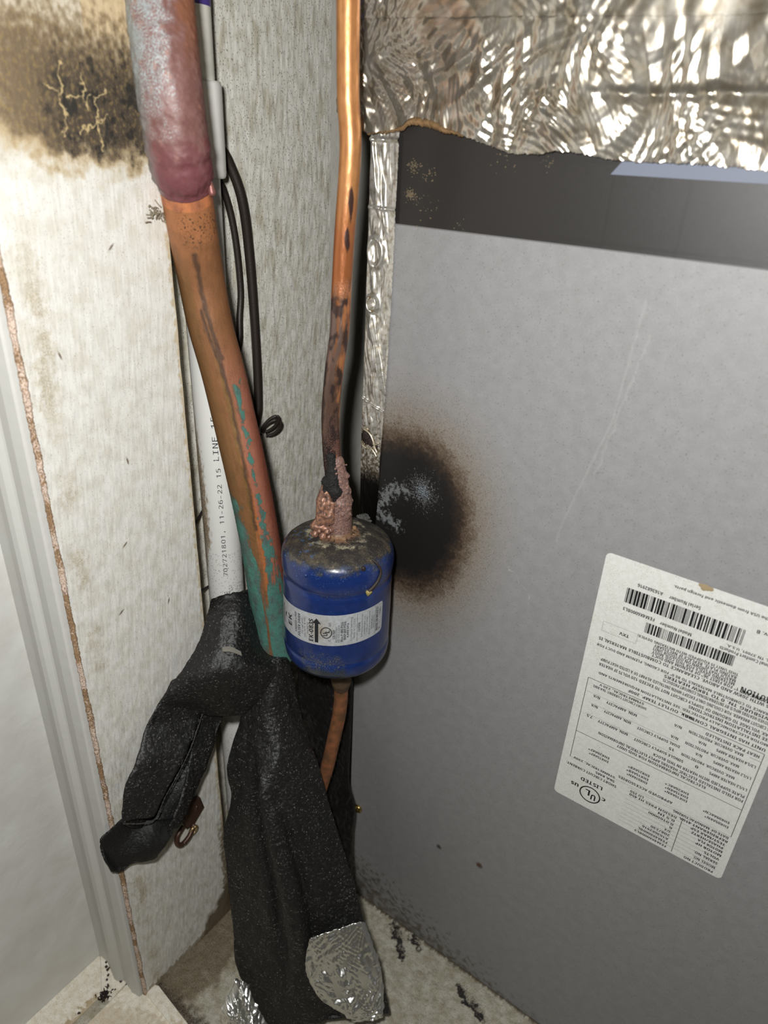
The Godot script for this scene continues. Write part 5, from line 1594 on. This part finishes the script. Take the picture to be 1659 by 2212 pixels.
	obj("torn_edge", tube([flap_net[1][4], flap_net[2][4], flap_net[3][4], flap_net[4][4], flap_net[5][4], flap_net[6][4], flap_net[6][4].lerp(flap_net[6][3], 0.4) + V(-0.5, -1.5, 1.0), flap_net[6][3] + V(0.6, 0.3, 1.0)], func(v: float, _a: float) -> float: return 0.0002 + 0.0009 * absf(n_mid.get_noise_1d(v * 160.0)), 8, 160), mat(rgb(62, 60, 55), 0.9), o).set_meta("label", "pale torn edge of the left flap")
	obj("flap_tongue", sheet(flap_tongue_net, 60, 60, 0.0020, wrinkle, 0.022, 6), bumpy(mat(rgb(15, 14, 14), 0.6), 0.07, 4, 3.0, 16.0), o)
	obj("sleeve", sheet(sleeve_net, 110, 130, 0.0035, wrinkle, 0.016, 7), m, o)
	obj("right_flap", sheet(lobe_net, 170, 380, 0.0045, func(p: Vector3, u: float, v: float) -> float:
		var h: float = wrinkle.call(p, u, v)
		# long ridge down the middle with a deep fold to its left
		var along_ := smoothstep(0.18, 0.34, v)
		var c := 0.40 + 0.16 * smoothstep(0.25, 0.75, v)
		h += 0.0062 * along_ * exp(-pow((u - c - 0.05) / 0.085, 2.0)) * smoothstep(0.80, 0.66, v)
		h -= 0.0085 * along_ * exp(-pow((u - c + 0.085) / 0.04, 2.0)) * smoothstep(0.9, 0.6, v)
		h -= 0.0045 * smoothstep(0.3, 0.5, v) * exp(-pow((u - c - 0.17) / 0.05, 2.0))
		h += 0.0007 * wr.get_noise_3d(p.x * 2600.0, p.y * 1800.0, p.z * 2600.0) * exp(-pow((u - c - 0.04) / 0.1, 2.0)) * along_
		return h, 0.010, 8), m, o)
	# the pale bit of paper caught in the sleeve
	var scrap := sheet([[V(245.0, 320.5, -291.4), V(249.2, 321.0, -286.8), V(254.8, 315.5, -281.4)], [V(244.2, 317.5, -289.9), V(248.4, 317.0, -284.9), V(254.3, 312.2, -280.2)]], 16, 8, 0.0005, func(p: Vector3, _u: float, _v: float) -> float: return 0.0005 * wr.get_noise_3d(p.x * 4000.0, p.y * 4000.0, 0.0), 0.14, 3)
	tag(obj("paper_scrap", scrap, mat(rgb(122, 119, 110), 0.8)), "small pale scrap stuck in a fold of the black insulation", "scrap")

	# foil tape patches
	var fm := mat(rgb(228, 228, 224), 0.33, 0.95)
	var crush := func(p: Vector3, _u: float, v: float) -> float:
		var q := Vector2(p.x * 1000.0 + p.z * 700.0, p.y * 1000.0)
		return 0.0050 * crumple(q * 1.15) * (0.4 + 0.6 * smoothstep(0.1, 0.5, v)) + 0.0014 * crumple(q * 1.7 + Vector2(400, 90))
	var a := obj("foil_patch", sheet(foil_big_net, 130, 150, 0.0006, crush, 0.02, 9), fm)
	tag(a, "large crumpled silver foil tape piece over the bottom right of the black insulation", "foil")
	var b := obj("foil_patch", sheet(foil_small_net, 90, 90, 0.0006, func(p: Vector3, u: float, v: float) -> float: return crush.call(p, u, 1.0) * 1.2, 0.05, 10), fm)
	tag(b, "small crumpled silver foil piece at the bottom left of the black insulation", "foil")

	# older insulation on the pipes behind
	var w := bumpy(mat(rgb(20, 19, 19), 0.38), 0.02, 4, 3.0, 14.0)
	var bw := obj("insulation_wrap", sheet(black_wrap_net, 60, 140, 0.0030, func(p: Vector3, _u: float, _v: float) -> float: return 0.0022 * absf(wr.get_noise_3d(p.x * 1500.0, p.y * 700.0, p.z * 1500.0)) + 0.0006 * wr.get_noise_3d(p.x * 5000.0, p.y * 3000.0, p.z * 5000.0), 0.02, 11), w)
	tag(bw, "glossy wrinkled black wrap in the corner behind the short lower copper pipe", "insulation")

# ------------------------------------------------------------------ tray, bracket and crumbs
func build_small_things() -> void:
	# brown metal bracket on the panel, half behind the left flap
	var o := thing("bracket", "rusty brown metal bracket with a ring, half hidden behind the left black flap", "bracket", Vector3(0.2212, 0.1414, BOARD_Z))
	var brown := bumpy(mat(rgb(74, 52, 40), 0.4, 0.3), 0.05, 4, 1.5, 40.0)
	var plate := [Vector2(0.0085, 0.0305), Vector2(0.0150, 0.0262), Vector2(0.0178, 0.0125), Vector2(0.0070, 0.0035), Vector2(0.0000, 0.0050), Vector2(-0.0030, 0.0180)]
	var st := SurfaceTool.new()
	st.begin(Mesh.PRIMITIVE_TRIANGLES)
	st.set_smooth_group(-1)
	var mid := Vector2(0.0075, 0.0165)
	for k in plate.size():
		var p: Vector2 = plate[k]
		var q: Vector2 = plate[(k + 1) % plate.size()]
		var pi := p.lerp(mid, 0.16)
		var qi := q.lerp(mid, 0.16)
		for t in [[pi, qi, mid, 0.0034, 0.0034, 0.0030], [p, q, qi, 0.0026, 0.0026, 0.0034], [p, qi, pi, 0.0026, 0.0034, 0.0034], [p, p, q, 0.0, 0.0026, 0.0026], [p, q, q, 0.0, 0.0026, 0.0]]:
			for i in 3:
				st.add_vertex(Vector3(t[i].x, t[i].y, t[3 + i] + 0.0002))
	st.generate_normals()
	obj("plate", st.commit(), brown, o)
	obj("arm", tube([Vector3(0.006, 0.006, 0.004), Vector3(-0.001, 0.001, 0.006), Vector3(-0.008, -0.001, 0.006), Vector3(-0.0115, 0.002, 0.005), Vector3(-0.010, 0.008, 0.004), Vector3(-0.003, 0.012, 0.003)], even(0.0019), 14, 40), brown, o)
	var ring := []
	for k in 13:
		var a := TAU * k / 12.0
		ring.append(Vector3(0.004 + cos(a) * 0.0034, 0.0015 + sin(a) * 0.0040, 0.005 + sin(a) * 0.0008))
	obj("ring", tube(ring, even(0.0011), 10, 40, Vector3(0, 0, 1), false), mat(rgb(176, 150, 110), 0.35, 0.7), o)
	obj("rivet", lump([[Vector3(0.0095, 0.0185, 0.0030), Vector3(0.0105, 0.0205, 0.0032), 0.0014, 0.0011]], 0.0003, 0.0003, 0.0001, 0.9), brown, o)

	# cream plastic tray corner on the floor
	var t := thing("floor_tray", "stained cream plastic tray corner on the floor against the grey wall", "tray")
	var tray_tex := paint(420, 520, func(u: float, v: float) -> Color:
		var x := 40.0 + u * 140.0
		var z := -380.0 + v * 180.0
		var m := n_mid.get_noise_2d(x * 0.6, z * 0.6)
		var f := n_fine.get_noise_2d(x, z)
		var c := rgb(248, 243, 230).lerp(rgb(230, 220, 200), clampf(0.4 + m + f * 0.4, 0.0, 1.0))
		c = c.lerp(rgb(166, 142, 100), clampf((f - 0.36) * 4.0, 0.0, 0.6))
		c = c.lerp(rgb(150, 122, 80), clampf((z + 356.0 + (168.0 - x) * 0.0 + m * 6.0) / 3.0, 0.0, 1.0) * clampf((146.0 - x + (z + 345.0) * 0.4 + m * 8.0) / 6.0, 0.0, 1.0) * clampf(1.0 - (z + 356.0) / 17.0, 0.35, 1.0) * 0.65)
		c = c.lerp(rgb(96, 78, 56), clampf(1.4 - absf(x - 163.0 + (z + 378.0) * -0.62 - 0.0) * 0.8 + f, 0.0, 0.55) * clampf((-348.0 - z) / 4.0, 0.0, 1.0))
		return c)
	var tm := bumpy(painted(tray_tex, 0.45), 0.05, 3, 1.0, 1.0)
	var piece := func(called: String, pts: Array) -> void:      # pts: Vector3(x, height, z) outlines, a little thick
		var s := SurfaceTool.new()
		s.begin(Mesh.PRIMITIVE_TRIANGLES)
		s.set_smooth_group(-1)
		var n := pts.size()
		for k in range(1, n - 1):
			for q in [pts[0], pts[k], pts[k + 1]]:
				s.set_uv(Vector2((q.x * 1000.0 - 40.0) / 140.0, (q.z * 1000.0 + 380.0) / 180.0))
				s.add_vertex(q)
		for k in n:
			var p: Vector3 = pts[k]
			var q: Vector3 = pts[(k + 1) % n]
			for r in [p, q, Vector3(q.x, 0.0, q.z), p, Vector3(q.x, 0.0, q.z), Vector3(p.x, 0.0, p.z)]:
				s.set_uv(Vector2((r.x * 1000.0 - 40.0) / 140.0, (r.z * 1000.0 + 380.0) / 180.0))
				s.add_vertex(r)
		s.generate_normals()
		obj(called, s.commit(), tm, t)
	piece.call("wall_rim", [V(163.4, 2.2, -377.8), V(145.0, 1.0, -350.0), V(60.0, 1.2, -350.0), V(40.0, 3.0, -377.8)])
	piece.call("corner_flap", [V(163.6, 2.2, -377.8), V(168.4, 2.2, -342.0), V(146.0, 0.9, -341.0), V(145.2, 0.9, -350.0)])
	piece.call("base", [V(168.6, 2.6, -339.6), V(167.0, 2.6, -262.0), V(40.0, 2.6, -262.0), V(40.0, 2.6, -340.4)])
	piece.call("inner_sheet", [V(162.0, 3.8, -334.0), V(158.0, 3.6, -270.0), V(104.0, 3.6, -270.0), V(130.0, 3.8, -337.0)])
	piece.call("edge_strip", [V(169.0, 4.2, -334.0), V(176.0, 4.0, -318.0), V(170.6, 4.0, -270.0), V(163.0, 4.0, -285.0), V(166.0, 4.2, -322.0)])
	# a dark tuft of dirt lying in it
	var rng := RandomNumberGenerator.new()
	rng.seed = 21
	var tuft := SurfaceTool.new()
	tuft.begin(Mesh.PRIMITIVE_TRIANGLES)
	for k in 70:
		var p := V(146.0 + rng.randfn(0, 2.6), 3.2, -346.5 + rng.randfn(0, 1.6))
		var e := p + V(rng.randfn(0, 2.0), rng.randf_range(0.2, 2.0), rng.randfn(0.6, 1.6))
		tuft.append_from(tube([p, p.lerp(e, 0.5) + V(0, 0.7, 0), e], func(v: float, _a: float) -> float: return lerpf(0.0006, 0.0002, v), 5, 5), 0, Transform3D())
	tag(obj("dirt_tuft", tuft.commit(), mat(rgb(46, 36, 30), 0.95)), "dark tuft of dirt lying in the corner of the cream tray", "dirt")
	for k in 5:
		var p: Vector3 = [V(157, 2.6, -358), V(159.5, 2.6, -352), V(154.5, 2.2, -356), V(126, 2.6, -352), V(152, 2.2, -351)][k]
		var f := obj("tray_crumb", lump([[p, p + V(rng.randf_range(-1.2, 1.2), 0.3, rng.randf_range(-1.2, 1.2)), 0.0009, 0.0006]], 0.0003, 0.0003, 0.0003, 0.9), mat(rgb(58, 48, 40), 0.9))
		tag(f, ["tiny dark crumb nearest the wall corner of the cream tray", "tiny dark crumb closest to the moulding on the cream tray", "tiny dark crumb midway between the tray's wall corner and the dirt tuft", "tiny dark crumb lying alone far left of the dirt tuft", "tiny dark crumb just behind the dirt tuft in the tray"][k], "crumb", "crumbs in the tray corner")
	# scorched flake between can and cabinet
	var flake := sheet([[V(334.0, 396.0, -252.0), V(336.5, 399.0, -248.0), V(338.6, 400.0, -243.0)], [V(333.0, 392.0, -250.5), V(336.0, 395.0, -245.0), V(338.6, 396.5, -240.0)], [V(333.5, 390.0, -247.0), V(336.5, 391.5, -243.0), V(338.8, 393.0, -238.0)]], 60, 60, 0.0005, func(p: Vector3, _u: float, _v: float) -> float: return 0.0016 * n_mid.get_noise_3d(p.x * 1400.0, p.y * 1400.0, p.z * 1400.0), 0.34, 12)
	tag(obj("ash_flake", flake, bumpy(mat(rgb(88, 88, 84), 0.9), 0.1, 4, 4.0, 60.0)), "curled grey ash flake lodged between the blue can and the cabinet", "ash")
